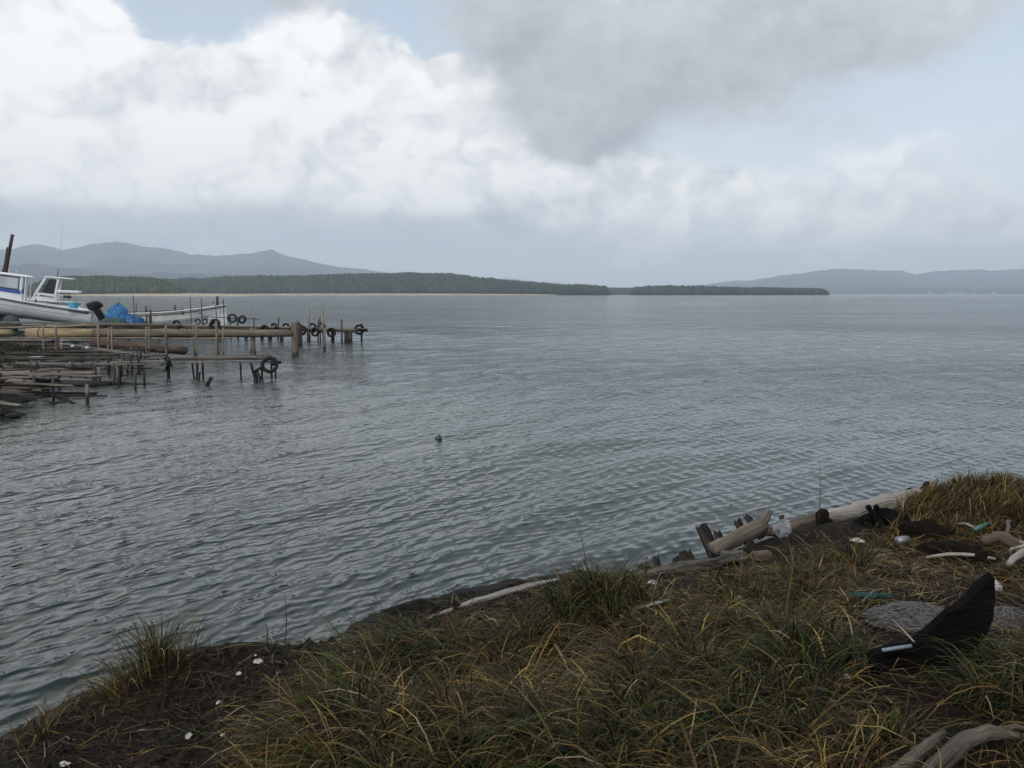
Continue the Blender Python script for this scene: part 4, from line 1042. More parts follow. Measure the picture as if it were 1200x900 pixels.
# ------------------------------------------------------------------ near bank: grass
def blades(roots, phi, L, lean, curl, width, tint, nseg=5, ground=True):
    """arching blades; all arrays of length N"""
    N = len(L); pts = np.zeros((N, nseg + 1, 3)); pts[:, 0] = roots
    th = lean.copy()
    kink = rng.integers(1, nseg, N); kamt = np.where(rng.random(N) < .28, rng.normal(.9, .5, N), 0)
    for k in range(nseg):
        st = L / nseg
        pts[:, k + 1, 0] = pts[:, k, 0] + st * np.sin(th) * np.cos(phi)
        pts[:, k + 1, 1] = pts[:, k, 1] + st * np.sin(th) * np.sin(phi)
        pts[:, k + 1, 2] = pts[:, k, 2] + st * np.cos(th)
        th = np.minimum(th + curl / nseg * (0.4 + 1.2 * k / nseg), 2.7)
        th = np.clip(th + np.where(kink == k, kamt, 0), -.3, 2.7)
        phi = phi + rng.normal(0, .12, N) + np.where(kink == k, kamt * rng.normal(0, .8, N), 0)
    g = Hat(pts[:, :, 0], pts[:, :, 1]) + 0.006
    g[:, 0] -= 0.02
    if ground: pts[:, :, 2] = np.where(g > 0.02, np.maximum(pts[:, :, 2], g), pts[:, :, 2])
    tw = rng.uniform(-.9, .9, N)
    side = np.stack([-np.sin(phi + tw), np.cos(phi + tw), rng.normal(0, .25, N)], 1)
    wd = np.array([.75, 1, 1, .85, .55, .08])[:nseg + 1]
    off = side[:, None, :] * (width[:, None] * wd[None])[:, :, None] * .5
    V = np.stack([pts - off, pts + off], 2).reshape(-1, 3)
    b = np.arange(N)[:, None] * (nseg + 1) * 2
    fi = np.array([[2 * k, 2 * k + 1, 2 * k + 3, 2 * k + 2] for k in range(nseg)])
    Fq = (b[:, :, None] + fi[None]).reshape(-1, 4)
    t = np.repeat(tint, (nseg + 1) * 2, 0)
    return V, Fq, t
PAL = np.array([(0.024, 0.042, 0.005), (0.068, 0.074, 0.010), (0.235, 0.165, 0.050), (0.150, 0.080, 0.019), (0.34, 0.27, 0.14), (0.048, 0.029, 0.011)])
def pick(n, w):
    w = np.array(w, float); i = rng.choice(len(PAL), n, p=w / w.sum())
    return PAL[i] * np.clip(np.exp(rng.normal(-.68, .70, (n, 1))), .10, 1.7)
def poly_in(px, py, poly):
    inside = np.zeros(len(px), bool); n = len(poly)
    for i in range(n):
        x1, y1 = poly[i]; x2, y2 = poly[(i + 1) % n]
        cnd = ((y1 > py) != (y2 > py)) & (px < (x2 - x1) * (py - y1) / (y2 - y1 + 1e-9) + x1)
        inside ^= cnd
    return inside
GRASS = [(250, 960), (330, 880), (370, 830), (400, 800), (425, 776), (500, 762), (600, 748), (650, 724), (690, 696), (745, 690), (800, 700), (860, 688), (930, 664), (985, 656), (1060, 628), (1080, 560), (1140, 540), (1200, 540), (1330, 540), (1500, 560), (1500, 1500), (100, 1500)]
MID = [(700, 705), (800, 690), (860, 660), (1000, 630), (1260, 600), (1260, 700), (1000, 735), (880, 730), (780, 730)]
TIMBER = [(1000, 690), (1200, 680), (1200, 745), (1135, 845), (1005, 845)]
LOGS = [(720, 700), (800, 650), (1050, 585), (1050, 615), (1000, 645), (900, 665), (830, 700)]
BARE = [(1010, 655), (1090, 640), (1260, 628), (1260, 668), (1150, 690), (1060, 690)]
DRYTOP = [(1040, 630), (1075, 560), (1140, 530), (1330, 530), (1330, 640), (1200, 636), (1130, 632)]
def project(x, y, z):
    dz = z - CAM_H; d = y * CP - dz * SP
    return 600 + F * x / d, 450 - F * (y * SP + dz * CP) / d
def scatter(n, x0, x1, y0, y1):
    x = rng.uniform(x0, x1, n); y = rng.uniform(y0, y1, n); z = Hat(x, y)
    px, py = project(x, y, z); return x, y, z, px, py
def tufts(n_t, per, region, Lr, wr, pal, spread=.07, lean=.35, curl=1.5, down=None, dens=None):
    x, y, z, px, py = scatter(n_t, -3.5, 9.0, 1.6, 9.0)
    ok = poly_in(px, py, region) & (z > .28)
    bare = poly_in(px, py, BARE) & (region is GRASS); ok &= ~(bare & (rng.random(n_t) < .8))
    if region is GRASS: ok &= ~poly_in(px, py, DRYTOP)
    ok &= ~(poly_in(px, py, [(1020, 905), (1085, 850), (1200, 835), (1235, 880), (1215, 960), (1000, 960)]) & (rng.random(n_t) < .93))
    ok &= ~(poly_in(px, py, TIMBER) & (rng.random(n_t) < .96)) & ~(poly_in(px, py, LOGS) & (rng.random(n_t) < .85))
    if dens is not None: ok &= ~(poly_in(px, py, MID) & (rng.random(n_t) < .82)) & (rng.random(n_t) < 2)
    if dens is not None: ok &= rng.random(n_t) < dens(x, y)
    x, y, z, px, py = (q[ok] for q in (x, y, z, px, py)); n = len(x)
    m = np.maximum(6, (per * (.5 + rng.random(n))).astype(int)); idx = np.repeat(np.arange(n), m); N = len(idx)
    rr = np.abs(rng.normal(0, spread, N)); a = rng.uniform(0, 2 * math.pi, N)
    X = x[idx] + rr * np.cos(a); Y = y[idx] + rr * np.sin(a)
    size = (.7 + .7 * rng.random(n))[idx]
    L = rng.uniform(*Lr, N) * size; w = rng.uniform(*wr, N)
    ph = a + rng.normal(0, .5, N)
    if down is not None:                       # combed over by the wind
        ph = np.where(rng.random(N) < .55, down + rng.normal(0, .6, N), ph)
    warm = fbm(x * .8 + 3, y * .8, 3)[idx]
    t1 = pick(N, pal[0]); t2 = pick(N, pal[1])
    tint = np.where((warm + rng.normal(0, .07, N) > .52)[:, None], t2, t1)
    return blades(np.stack([X, Y, Hat(X, Y)], 1), ph, L, np.abs(rng.normal(lean, .22, N)), rng.normal(curl, .55, N), w, tint)
def joinV(parts):
    V, Fq, T, o = [], [], [], 0
    for v, f, t in parts: V.append(v); Fq.append(f + o); T.append(t); o += len(v)
    return np.concatenate(V), np.concatenate(Fq), np.concatenate(T)
green, brown = [5, 5, 2.8, 1.6, .6, 2], [.8, 2.2, 4.5, 4, .9, 3]
parts = [tufts(4200, 80, GRASS, (.14, .38), (.003, .0085), (green, brown), .055, .68, 2.2, R(205), lambda x, y: np.clip(1.25 - y * .09, .3, 1) * (.16 + 1.1 * (fbm(x * 1.5, y * 1.5, 3) > .50))),
         tufts(9000, 24, GRASS, (.05, .16), (.003, .007), (brown, brown), .12, 1.15, 1.0)]
V, Fq, T = joinV(parts)
o = link_mesh('bank_grass', np_mesh('bank_grass', V, Fq, 'grass', T)); tag(o, 'rough green and straw coloured grass covering the near bank', 'grass', kind='stuff')
V, Fq, T = joinV([tufts(12000, 30, DRYTOP, (.06, .17), (.003, .006), ([.5, 1, 4, 5, .6, 2], [.3, .6, 3, 6, .5, 3]), .06, .4, 1.5, R(10))])
o = link_mesh('dry_grass', np_mesh('dry_grass', V, Fq, 'grass', T)); tag(o, 'rust brown dry grass along the top edge of the bank at right', 'grass', kind='stuff')
# straw and twig litter lying on the soil
def litter(n, region, Lr, wr, pal, keep=1.0):
    x, y, z, px, py = scatter(n, -3.5, 8.5, 1.6, 9.0)
    ok = poly_in(px, py, region) & (z > .12); x, y, z = x[ok], y[ok], z[ok]; N = len(x)
    return blades(np.stack([x, y, z + .03], 1), rng.uniform(0, 6.28, N), rng.uniform(*Lr, N), rng.normal(1.5, .14, N), rng.normal(.25, .2, N), rng.uniform(*wr, N), pick(N, pal))
ALL = [(-20, 960), (0, 870), (60, 838), (100, 815), (240, 762), (385, 752), (450, 735), (520, 720), (690, 682), (840, 655), (960, 622), (1085, 596), (1200, 596), (1500, 560), (1500, 1500), (-20, 1500)]
LEFT = [(-20, 960), (0, 870), (60, 838), (100, 815), (240, 762), (385, 752), (450, 735), (600, 705), (690, 690), (600, 740), (430, 770), (400, 830), (330, 900), (250, 960)]
RIGHT = [(700, 712), (800, 698), (880, 655), (1000, 632), (1085, 596), (1260, 590), (1260, 700), (1000, 730), (800, 735)]
V, Fq, T = joinV([tufts(7000, 16, RIGHT, (.04, .13), (.003, .006), ([.3, 1, 4, 4, .8, 3], [.1, .5, 4, 5, .8, 3]), .12, 1.2, .8)])
o = link_mesh('dry_grass', np_mesh('dry_grass', V, Fq, 'grass', T)); tag(o, 'low matted straw brown grass behind the black timber and nets', 'grass', kind='stuff')
V, Fq, T = joinV([litter(30000, RIGHT, (.06, .25), (.003, .006), [0, .3, 3, 3, .8, 3]), litter(34000, ALL, (.05, .26), (.002, .005), [0, .2, 2, 3, .8, 4]), litter(60000, LEFT, (.015, .08), (.002, .0045), [0, 0, .8, 2, .12, 7]), litter(26000, [(385, 752), (480, 708), (640, 680), (700, 668), (690, 690), (600, 712), (500, 735), (430, 758)], (.04, .25), (.002, .006), [0, 0, 1, 2, 1, 5]), litter(60000, BARE, (.05, .28), (.003, .007), [0, 0, 2, 3, 2.0, 4])])
o = link_mesh('dead_straw', np_mesh('dead_straw', V, Fq, 'grass', T)); tag(o, 'dead straw and twig litter strewn over the soil of the bank', 'straw', kind='stuff')
# crumbs of earth on the bare soil
n = 9000; x, y, z, px, py = scatter(n * 3, -3.5, 4, 2.2, 7.5); ok = poly_in(px, py, LEFT) & (z > .03); x, y, z = x[ok][:n], y[ok][:n], z[ok][:n]; n = len(x)
r_ = np.exp(rng.normal(-4.9, .55, n)); oct_ = np.array([(1, 0, 0), (0, 1, 0), (-1, 0, 0), (0, -1, 0), (0, 0, .8), (0, 0, -.8)]); of = np.array([(0, 1, 4), (1, 2, 4), (2, 3, 4), (3, 0, 4), (1, 0, 5), (2, 1, 5), (3, 2, 5), (0, 3, 5)])
V = np.stack([x, y, z + r_ * .3], 1)[:, None] + oct_[None] * r_[:, None, None] * rng.uniform(.6, 1.3, (n, 6, 1)); Fq = (of[None] + np.arange(n)[:, None, None] * 6).reshape(-1, 3)
o = link_mesh('soil_crumbs', np_mesh('soil_crumbs', V.reshape(-1, 3), Fq, 'soil')); tag(o, 'crumbs of dark earth scattered on the bare soil', 'earth', kind='stuff')
LEDGE = [(385, 752), (480, 708), (640, 680), (700, 668), (690, 690), (600, 712), (500, 735), (430, 758)]
n = 900; x, y, z, px, py = scatter(n * 60, -2, 1.2, 4.8, 8.5); ok = poly_in(px, py, LEDGE); x, y, z = x[ok][:n], y[ok][:n], z[ok][:n]; n = len(x)
r_ = np.exp(rng.normal(-4.0, .6, n))
V = np.stack([x, y, z + r_ * .15], 1)[:, None] + oct_[None] * np.stack([r_ * 1.3, r_, r_ * .6], 1)[:, None] * rng.uniform(.6, 1.3, (n, 6, 1)); Fq = (of[None] + np.arange(n)[:, None, None] * 6).reshape(-1, 3)
o = link_mesh('ledge_rubble', np_mesh('ledge_rubble', V.reshape(-1, 3), Fq, 'soil')); tag(o, 'dark wet rubble on the low mud ledge at the water', 'rubble', kind='stuff')
# separate tussocks one can point to
def tussock(px, py, n, Lr, wr, pal, spread, label, lean=.35, curl=1.7, phi=None):
    p = hit(px, py); a = rng.uniform(0, 2 * math.pi, n); rr = np.abs(rng.normal(0, spread, n))
    X = p.x + rr * np.cos(a) * 1.4; Y = p.y + rr * np.sin(a); ph = a + rng.normal(0, .5, n)
    if phi is not None: ph = np.where(rng.random(n) < .6, phi + rng.normal(0, .5, n), ph)
    V, Fq, T = blades(np.stack([X, Y, Hat(X, Y)], 1), ph, rng.uniform(*Lr, n), np.abs(rng.normal(lean, .25, n)), rng.normal(curl, .5, n), rng.uniform(*wr, n), pick(n, pal))
    base = np.array([p.x, p.y, p.z]); o = link_mesh('grass_tussock', np_mesh('grass_tussock', V - base, Fq, 'grass', T), None, p); tag(o, label, 'grass tussock')
tussock(185, 782, 330, (.18, .42), (.003, .006), [3, 3, 3, 1.5, 1, 1], .10, 'lone yellow green tussock at the water edge of the bare soil', .3, 1.5)
tussock(140, 812, 150, (.15, .35), (.003, .005), [1, 2, 4, 3, 1, 2], .10, 'straw coloured tussock hanging over the bank below the lone tussock', .6, 1.8, R(200))
tussock(50, 862, 120, (.12, .26), (.003, .005), [1, 2, 3, 3, 1, 2], .09, 'thin straw tussock near the lower left corner', .5, 1.7)
tussock(700, 722, 620, (.22, .48), (.004, .008), [5, 4, 3, 1.5, 1.2, 1], .12, 'big drooping green tussock on the bank edge above the bleached pole', .35, 2.0, R(230))
tussock(490, 785, 520, (.25, .50), (.004, .008), [6, 5, 1.5, 1, .8, 1], .14, 'dark green tussock beside the bare soil with blades arching left', .65, 2.0, R(190))
tussock(410, 865, 420, (.22, .46), (.004, .009), [6, 5, 1.8, 1, .9, 1], .13, 'low green tussock with broad blades at the bottom beside bare soil', .5, 2.0, R(190))
n = 5200
px = rng.uniform(-40, 150, n); yy = rng.uniform(23, 46, n); xe = np.interp(yy, [19, 21, 24, 27, 30, 36, 42, 50], [-11.1, -11.9, -13.4, -14.6, -15.6, -16.6, -20, -26])
xx = (px - 600) / F * yy; cl = fbm(xx * .7, yy * .7, 3) > .5; ok = (xx < xe - .5) & cl; xx, yy = xx[ok], yy[ok]; n = len(xx)
zz = np.clip((np.interp(yy, [19, 21, 24, 27, 30, 36, 42, 50], [-11.1, -11.9, -13.4, -14.6, -15.6, -16.6, -20, -26]) - xx) * .13, 0, .62)
V, Fq, T = blades(np.stack([xx, yy, zz], 1), rng.uniform(0, 6.28, n), rng.uniform(.15, .5, n), rng.uniform(.1, 1.0, n), rng.normal(1.4, .5, n), rng.uniform(.02, .05, n), pick(n, [5, 3, 1, 1.5, 0, 3]), ground=False)
o = link_mesh('shore_weeds', np_mesh('shore_weeds', V, Fq, 'grass', T)); tag(o, 'dark olive weeds between the broken planks on the left shore', 'weeds', kind='stuff')
# tall dead stalks against the water
for k, (x0, y0, x1, y1) in enumerate(((690, 672, 674, 602), (958, 618, 961, 543), (1160, 588, 1157, 548), (312, 752, 310, 720), (333, 752, 334, 700))):
    a = hit(x0, y0 + 8); b = W(x1, y1, a.y); m_ = a.lerp(b, .5) + Vector((.012, 0, 0)); q = MB(); q.tube([a - Vector((0, 0, .03)), m_, b], [.0035, .003, .0018], 5)
    tag(q.build('dead_stalk', 'stalk'), ['thin dead stalk above the bleached pole on the bank edge', 'thin dead stalk rising behind the dark stump', 'thin dead stalk on the dry grass at right', 'left of two short stalks above the bare soil', 'right of two short stalks above the bare soil'][k], 'stalk')

# ------------------------------------------------------------------ driftwood and debris on the bank
def wlog(pts, rad, m, label, name='driftwood_log', n=12, rough=.05, flat=1.0, sub=5, cat='driftwood'):
    P, Rd = [], []
    for i in range(len(pts) - 1):
        for k in range(sub):
            t = k / sub; P.append(Vector(pts[i]).lerp(Vector(pts[i + 1]), t) + Vector([random.gauss(0, rad[i] * .05) for _ in range(3)])); Rd.append(rad[i] * (1 - t) + rad[i + 1] * t)
    P.append(Vector(pts[-1])); Rd.append(rad[-1])
    q = MB(); q.tube(P, Rd, n, rough, flat=flat); o = q.build(name, m)
    return tag(o, label, cat)
def part_tube(par, name, pts, rad, m, n=8, rough=.06):
    q = MB(); q.tube(pts, rad, n, rough); return q.build(name, m, par)
D = 7.0
lg = wlog([W(834, 645, 6.75), W(862, 631, 6.85), W(893, 616, 6.95)], [.058, .062, .070], 'wood_drift', 'brown forked driftwood log lying across the bank edge')
part_tube(lg, 'branch', [W(886, 618, 6.95), W(896, 608, 6.97), W(901, 598, 7.0)], [.055, .040, .034], 'wood_drift', 10)
part_tube(lg, 'branch', [W(890, 618, 6.95), W(903, 622, 6.93), W(914, 623, 6.9)], [.060, .045, .030], 'wood_drift', 10)
wlog([W(908, 624, 7.15), W(935, 615, 7.25), W(966, 606, 7.4)], [.05, .058, .06], 'wood_drift', 'brown log between the forked log and the dark stump')
bl = wlog([W(955, 609, 7.45), W(1000, 601, 7.55), W(1045, 591, 7.65), W(1074, 584, 7.7)], [.065, .085, .098, .088], 'wood_bleached', 'long bleached white log along the top of the bank')
part_tube(bl, 'root_end', [W(1068, 589, 7.8), W(1077, 583, 7.85), W(1081, 579, 7.85)], [.09, .11, .06], 'wood_bleached', 10, .12)
# posts of an old revetment, blackened
def post(px0, py0, px1, py1, y, w, label, m='wood_black'):
    a, b = W(px0, py0, y), W(px1, py1, y + .12); q = MB(); t = (b - a).normalized(); sd, up = frame_of(t)
    N = 12; rings = []
    prof = [1 + random.gauss(0, .08) for _ in range(N)]
    vs, gs = [], []
    for i in range(5):
        c_ = a.lerp(b, i / 4)
        for k in range(N):
            an = 2 * math.pi * k / N; r_ = w * prof[k] * (1 - .06 * i); top_ = (random.uniform(-.03, .03) if i == 4 else 0)
            vs.append(c_ + sd * math.cos(an) * r_ + up * math.sin(an) * r_ * .7 + t * top_); gs.append((i * .1, math.cos(an) * w, math.sin(an) * w))
    fs = [(i * N + k, i * N + (k + 1) % N, i * N + N + (k + 1) % N, i * N + N + k) for i in range(4) for k in range(N)] + [tuple(range(4 * N, 5 * N))]
    q.add(vs, fs, gs, False); tag(q.build('broken_post', m), label, 'post')
post(846, 668, 822, 617, 7.0, .082, 'widest broken black post leaning left behind the forked log')
post(852, 650, 840, 623, 7.1, .045, 'small black post just right of the widest broken post')
post(880, 640, 864, 610, 7.2, .055, 'dark split post behind the middle of the forked log')
post(893, 630, 876, 606, 7.4, .045, 'short dark post tip behind the upright fork', 'wood_black')
post(822, 690, 802, 648, 6.7, .085, 'low black post stub left of the log butt')
post(806, 690, 792, 655, 6.8, .05, 'thin dark post stub at the far left of the posts', 'wood_black')
for k, (px, py, dpx, dpy, w) in enumerate(((776, 672, -8, -18, .04), (756, 676, -5, -12, .05), (925, 628, -9, -22, .035), (985, 612, -6, -16, .04), (1010, 606, -5, -14, .035))):
    y_ = G(px, py, .3).y; post(px, py + 14, px + dpx, py + dpy, y_, w, ['low black post tip left of the post stubs', 'lowest black post tip at the left end of the post row', 'black post tip behind the clear plastic bag', 'black post tip behind the bleached log near the dark stump', 'black post tip behind the middle of the bleached log'][k])
wlog([W(735, 676, 6.35), W(780, 668, 6.4), W(830, 661, 6.45), W(874, 652, 6.5)], [.04, .06, .08, .06], 'wood_rotted', 'grey rotten log with deep grain below the forked log', flat=.5, n=14, rough=.16)
wlog([W(845, 650, 6.55), W(872, 650, 6.55)], [.06, .05], 'wood_rotted', 'short rotten grey lump under the forked log', flat=.6, rough=.2)
a, b = hit(500, 728), hit(655, 684)
wlog([a + Vector((0, 0, .02)), a.lerp(b, .35) + Vector((0, 0, .05)), a.lerp(b, .75) + Vector((0, 0, .05)), b + Vector((0, 0, .04))], [.012, .034, .036, .012], 'wood_bleached', 'long bleached pole lying on the mud ledge', name='driftwood_pole', flat=.6, n=9)
p = hit(893, 657); q = MB(); q.box(p + Vector((0, 0, .035)), (.13, .07, .07), Matrix.Rotation(.2, 3, 'Z'), .012, .004); tag(q.build('brick_fragment', 'terracotta'), 'pale reddish brick fragment in the grass under the forked log', 'brick')
# dark stump with roots
def stump(px, py, y, r, h, label, knobs=5, m='root'):
    b_ = W(px, py, y); q = MB(); q.tube([b_ + Vector((0, 0, -.12)), b_ + Vector((0, 0, h * .4)), b_ + Vector((.01, 0, h * .8)), b_ + Vector((.01, 0, h))], [r * 1.2, r, r * .9, r * .5], 10, .12)
    o = tag(q.build('stump', m), label, 'stump')
    for k in range(knobs):
        a = random.uniform(0, 6.28); part_tube(o, 'root', [b_ + Vector((0, 0, .02)), b_ + Vector((math.cos(a) * r * 1.5, math.sin(a) * r, h * .2)), b_ + Vector((math.cos(a) * r * 2.4, math.sin(a) * r * 1.6, -.06))], [r * .4, r * .3, r * .15], m, 6)
stump(963, 612, 7.3, .055, .11, 'dark knobbly stump between brown log and bleached log')
stump(1090, 590, 7.9, .10, .10, 'black root stump at the right end of the bleached log', 6)
stump(1065, 582, 8.0, .035, .08, 'small black knob behind the end of the bleached log', 2)
stump(1085, 572, 7.95, .03, .06, 'black knob standing on the root stump top', 1)
# black net mound
pb = hit(1050, 622); heap('net_heap', (pb.x - .05, pb.y + .12, pb.z - .08, .26, .18, .22), 'net_black', 'black net mound in the grass before the bleached log', 'net heap', 21, 110, 'net_black', .006, .07)
for k, (px, py) in enumerate(((1018, 595), (1027, 595))):
    t_ = W(px, py, pb.y - .1); q = MB(); q.tube([W(px + (5 if k == 0 else 14), py + 20, pb.y - .08), W(px + 3, py + 8, pb.y - .1), t_], [.012, .012, .014], 6); o = tag(q.build('net_float', 'net_black'), ['left of two black knobbed pegs beside the black net mound', 'right of two black knobbed pegs beside the black net mound'][k], 'peg')
    q = MB(); q.loft([[(t_.x + r_ * math.cos(a), t_.y + r_ * math.sin(a), t_.z + z) for a in np.linspace(0, 6.283, 11)[:-1]] for r_, z in ((.006, -.02), (.022, -.01), (.024, .008), (.012, .022), (.003, .025))], True, True, True); q.build('knob', 'net_black', o)
def crumple(px, py, r, h, m, label, name, cat, seed, lift=.01, stretch=1.0, ang=0.0):
    rr = random.Random(seed); p = hit(px, py); n = 9; q = MB(); rings = []
    ca, sa = math.cos(ang), math.sin(ang)
    pr = [rr.uniform(.55, 1.2) for _ in range(n)]
    for k, (s_, z) in enumerate(((1, 0.0), (.96, h * .5), (.55, h), (.1, h * 1.05))):
        ring = []
        for j in range(n):
            a = 2 * math.pi * j / n; u, v = r * stretch * s_ * pr[j] * math.cos(a), r * s_ * pr[j] * math.sin(a)
            ring.append((p.x + u * ca - v * sa, p.y + u * sa + v * ca, p.z + lift + z * rr.uniform(.5, 1.5) + (.3 * h if j % 3 == 0 else 0)))
        rings.append(ring)
    q.loft(rings, True, False, True); return tag(q.build(name, m), label, cat)
for i, (px, py, r, st, an, m, lab) in enumerate((
        (222, 866, .022, 1.0, 0, 'shell', 'largest white shell fragment on the bare soil at lower left'), (280, 792, .016, 1.1, 0, 'shell', 'white shell fragment on bare soil below the flat white sliver'),
        (303, 778, .022, 1.7, .1, 'shell', 'flat white sliver near the water edge of the bare soil'), (299, 770, .009, 1, 0, 'shell', 'tiny white chip just above the flat white sliver'),
        (256, 826, .014, 1.1, .7, 'shell', 'small white chip between shell fragments on the bare soil'), (262, 864, .010, 1.8, 1.2, 'shell', 'narrow white chip right of the largest shell fragment'),
        (76, 898, .018, 1.5, 0, 'shell', 'pale shell piece at the bottom left edge'), (405, 774, .034, 1.2, .3, 'blue_grey_plastic', 'blue grey plastic scrap on the soil by the dark tussock'),
        (416, 767, .018, 1.8, .1, 'shell', 'thin pale scrap just above the blue grey plastic scrap'), (388, 771, .009, 1, 0, 'shell', 'tiny pale chip left of the blue grey plastic scrap'),
        (769, 711, .020, 1.1, .2, 'shell', 'round white shell by the pale split stick'), (866, 704, .022, 2.0, .5, 'shell', 'flat whitish scrap in the grass at centre right'),
        (988, 797, .028, 1.5, -.6, 'shell', 'bright white board scrap in the lower right grass'), (764, 685, .026, 1.6, .1, 'shell', 'pale flat stone on the bank below the rotten log'),
        (1076, 620, .04, 1.2, 0, 'shell', 'small pale stone among the dry litter by the dry grass'), (1165, 692, .05, .8, .4, 'shell', 'pale block lying behind the tip of the black timber'),
        (1004, 636, .03, 1.8, -.6, 'shell', 'short pale scrap in the litter below the black net mound'))):
    crumple(px, py, r, r * .7, m, lab, 'shell_fragment' if m == 'shell' else 'plastic_scrap', 'shell' if m == 'shell' else 'litter', 100 + i, .008, st, an)
# metal can
p = hit(1057, 642); q = MB(); q.tube([p + Vector((-.04, 0, .05)), p + Vector((.05, .03, .05))], .032, 12); cn = tag(q.build('drink_can', 'steel'), 'crushed silver can in the litter at right', 'can')
q = MB(); q.tube([p + Vector((-.044, -.001, .05)), p + Vector((-.04, 0, .05))], [.026, .031], 12); q.build('rim', 'steel', cn)
# sticks
def stick(x0, y0, x1, y1, r, m, label, arch=.02, name='stick'):
    a, b = hit(x0, y0), hit(x1, y1); n = 7; P = []
    for i in range(n):
        t = i / (n - 1); p_ = a.lerp(b, t); p_.z = float(max(p_.z, Hat(p_.x, p_.y))) + r + .035 + arch * math.sin(t * math.pi); P.append(p_ + Vector((random.gauss(0, .006), random.gauss(0, .006), 0)))
    q = MB(); q.tube(P, [r * (.75 + .25 * math.sin(i / (n - 1) * math.pi)) for i in range(n)], 7, .06); return tag(q.build(name, m), label, 'stick')
stick(1085, 662, 1167, 664, .012, 'wood_bleached', 'long thin bleached stick lying before the dark litter', .03)
stick(1180, 672, 1215, 652, .025, 'wood_bleached', 'thick pale stick at the right edge of the litter')
stick(1174, 638, 1210, 652, .010, 'wood_bleached', 'thin pale stick slanting at the right edge')
stick(1182, 654, 1215, 650, .012, 'wood_bleached', 'short pale stick beside the orange root at right', .02)
stick(1120, 622, 1142, 626, .010, 'wood_bleached', 'small pale stick left of the green plastic piece', .01)
stick(742, 726, 786, 713, .010, 'wood_bleached', 'pale split stick beside the round white shell', .01)
stick(566, 728, 583, 742, .007, 'wood_drift', 'small twig on the slope below the bleached pole', .01)
stick(1178, 636, 1184, 622, .015, 'wood_drift', 'curved tan stick standing in the litter at right', .05)
stick(1068, 633, 1110, 626, .010, 'wood_drift', 'tan stick right of the silver can', .01)
stick(1010, 714, 1040, 700, .006, 'wood_drift', 'tan twig in the grass above the grey net', .02)
a = W(1096, 586, 7.7); q = MB(); q.tube([a, W(1108, 578, 7.7), W(1117, 567, 7.7)], [.012, .009, .004], 6); tag(q.build('stick', 'root'), 'dark twig rising from the root stump against the water', 'stick')
p = hit(1165, 645); wlog([p + Vector((-.08, 0, .06)), p + Vector((.02, -.02, .11)), p + Vector((.1, -.1, .06)), p + Vector((.12, -.22, .02))], [.03, .04, .045, .04], 'wood_red', 'reddish brown twisted root in the litter at right', name='twisted_root')
p, p2 = hit(1080, 650), hit(1170, 668)
wlog([p + Vector((0, 0, .03)), p.lerp(p2, .5) + Vector((0, .1, .05)), p2 + Vector((0, .1, .04))], [.05, .07, .06], 'root', 'dark rotten log half buried in the litter', rough=.15)
wlog([hit(1055, 628) + Vector((0, 0, .05)), hit(1085, 634) + Vector((0, 0, .09)), hit(1115, 634) + Vector((0, 0, .03))], [.04, .075, .05], 'root', 'black weedy lump behind the silver can', rough=.2)
# plastic bag on the log
p = W(917, 624, 6.85); q = MB(); rr = random.Random(5); rings = []
for i in range(6):
    k = math.sin(math.pi * (.12 + .76 * i / 5)); rings.append([(p.x + .07 * k * math.cos(a) * rr.uniform(.6, 1.3), p.y + .05 * k * math.sin(a) * rr.uniform(.7, 1.2), p.z + .10 - .03 * i + rr.uniform(-.012, .012)) for a in np.linspace(0, 6.283, 12)[:-1]])
q.loft(rings, True, False, True); tag(q.build('plastic_bag', 'bag_film'), 'torn clear grey plastic bag caught on the forked log', 'plastic bag')
q = MB(); p = W(1000, 616, 7.35); rings = []
for i in range(5):
    k = math.sin(math.pi * (.1 + .4 * i / 4)); rings.append([(p.x + (.22 - .12 * i / 4) * math.cos(a) * rr.uniform(.8, 1.15), p.y + .12 * (1 - i / 5) * math.sin(a), p.z - .06 + .025 * i + rr.uniform(-.01, .012)) for a in np.linspace(0, 6.283, 14)[:-1]])
q.loft(rings, True, False, True); tag(q.build('tarp_scrap', 'net_slate'), 'dark slate plastic sheet scrap at the foot of the bleached log', 'tarp')
# green plastic
a, b = hit(1141, 629), hit(1160, 622); q = MB(); q.tube([a + Vector((0, 0, .05)), b + Vector((0, 0, .06))], [.02, .012], 9); gb = tag(q.build('plastic_tube', 'teal_plastic'), 'short green plastic tube in the dry litter at right', 'tube')
# teal rope strands
q = MB()
for k in range(14):
    x0 = 985 + random.uniform(0, 25); P = []
    for i in range(7):
        h_ = hit(x0 + i * random.uniform(5, 8), 708 + random.gauss(0, 2.2)); P.append(h_ + Vector((0, 0, .045 + random.uniform(0, .02))))
    q.tube(P, .0025, 4, cap=False)
tag(q.build('rope', 'teal_rope'), 'frayed teal rope strands in the grass left of grey net', 'rope')
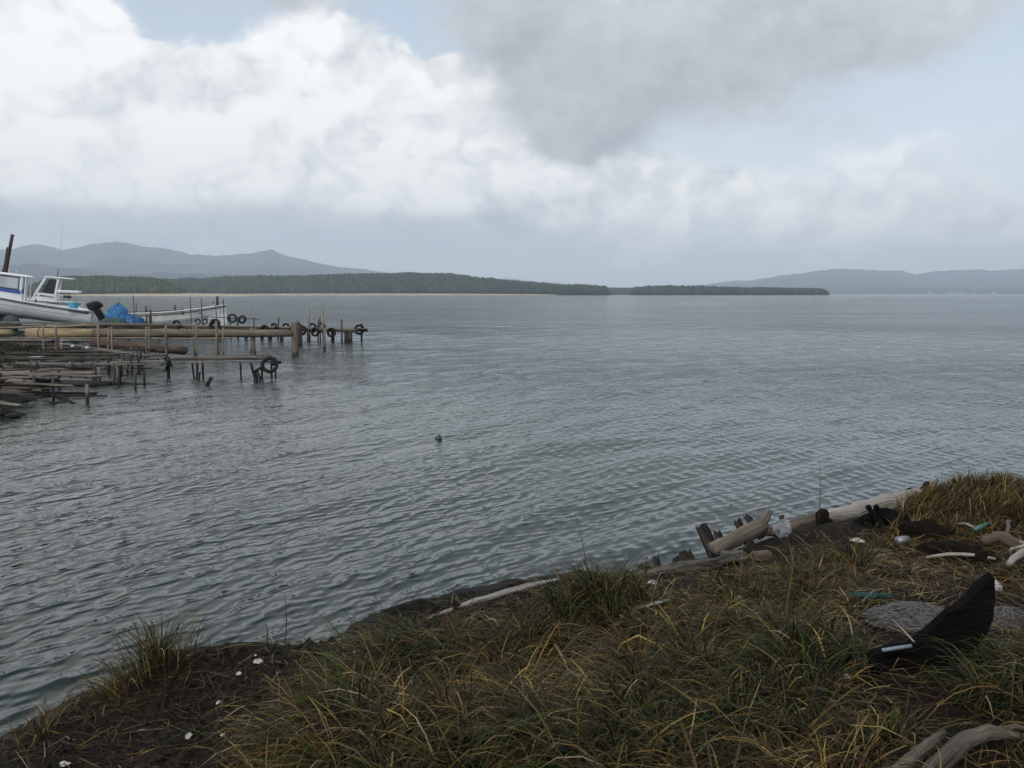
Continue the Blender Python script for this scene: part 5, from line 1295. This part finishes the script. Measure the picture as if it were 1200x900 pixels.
# grey nylon net clumps
for k, (px, py, rx, ry, h, lab) in enumerate(((1078, 735, .20, .16, .085, 'tangled pale grey nylon net left of the black timber'), (1182, 735, .16, .11, .07, 'smaller pale net clump right of the black timber'))):
    p = hit(px, py); o = heap('nylon_net', (p.x, p.y + .05, p.z - .02, rx * .72, ry * .72, h * .62), 'net_core', lab, 'net', 40 + k, 0, None, .002, .08)
    q = MB(); rr = random.Random(70 + k)
    for s_ in range(700 if k == 0 else 380):
        a = rr.uniform(0, 6.28); t = rr.uniform(0, .95); P = []
        for i in range(6):
            kk = math.cos(t * math.pi / 2) ** .8 * rr.uniform(.6, 1.35); P.append((p.x + rx * kk * math.cos(a), p.y + .05 + ry * kk * math.sin(a), p.z - .01 + h * t * rr.uniform(.75, 1.15) + .012 + rr.uniform(0, .018))); a += rr.gauss(0, .35); t = min(.97, max(0.02, t + rr.gauss(0, .16)))
        q.tube(P, .0016, 3, cap=False)
    q.build('strand', 'net_grey', o)['kind'] = 'stuff'
# black curved timber (old rib of a boat)
yb = hit(1080, 790).y
edge_t = [(1018, 770), (1040, 760), (1066, 755), (1090, 737), (1110, 718), (1128, 708), (1143, 692), (1155, 676), (1159, 673)]
edge_b = [(1028, 800), (1050, 806), (1080, 806), (1105, 792), (1130, 768), (1150, 743), (1159, 720), (1163, 695), (1162, 676)]
q = MB(); n = len(edge_t); rings = []
for i in range(n):
    dy = yb + .02 * i
    T_, B_ = W(*edge_t[i], dy), W(*edge_b[i], dy); th_ = .03 if i < n - 1 else .014
    T_ = T_ + Vector((random.gauss(0, .006), 0, random.gauss(0, .008))); B_ = B_ + Vector((random.gauss(0, .006), 0, random.gauss(0, .008))); th_ *= random.uniform(.7, 1.25)
    rings.append([T_ + Vector((0, -th_, 0)), B_ + Vector((0, -th_, 0)), B_ + Vector((0, th_, 0)), T_ + Vector((0, th_, 0))])
q.loft(rings, True, False, True); tag(q.build('curved_timber', 'wood_charred'), 'black curved boat timber standing up out of the grass', 'timber')
q = MB(); q.tube([W(1034, 762, yb - .06), W(1068, 757, yb - .05)], .008, 10); tag(q.build('plastic_pipe', 'blue_grey_plastic'), 'short pale grey pipe lying against the black curved timber', 'pipe')
q = MB(); q.tube([W(1046, 726, yb + .3), W(1058, 738, yb + .15), W(1071, 752, yb - .02)], .004, 5); tag(q.build('straw_stem', 'wood_bleached'), 'pale stem running from grey net to black timber', 'stem')
# two thick driftwood branches at the lower right corner
def bough(pts, rad, label):
    P = [W(px, py, hit(px, py + 30).y) for px, py, h in pts]
    return wlog(P, rad, 'wood_drift', label, name='driftwood_branch', sub=5, rough=.05)
bb = bough([(1075, 930, .10), (1100, 897, .12), (1130, 868, .13), (1160, 858, .12), (1195, 862, .05)], [.028, .031, .031, .027, .012], 'right one of two curved bare branches at the lower right corner')
part_tube(bb, 'twig', [W(1165, 857, hit(1165, 886).y), W(1190, 851, hit(1190, 881).y), W(1212, 856, hit(1212, 886).y)], [.014, .010, .004], 'wood_drift', 7)
bough([(1035, 920, .10), (1062, 895, .11), (1090, 872, .12), (1106, 858, .10)], [.021, .023, .022, .012], 'left one of two bare branches at the lower right corner')
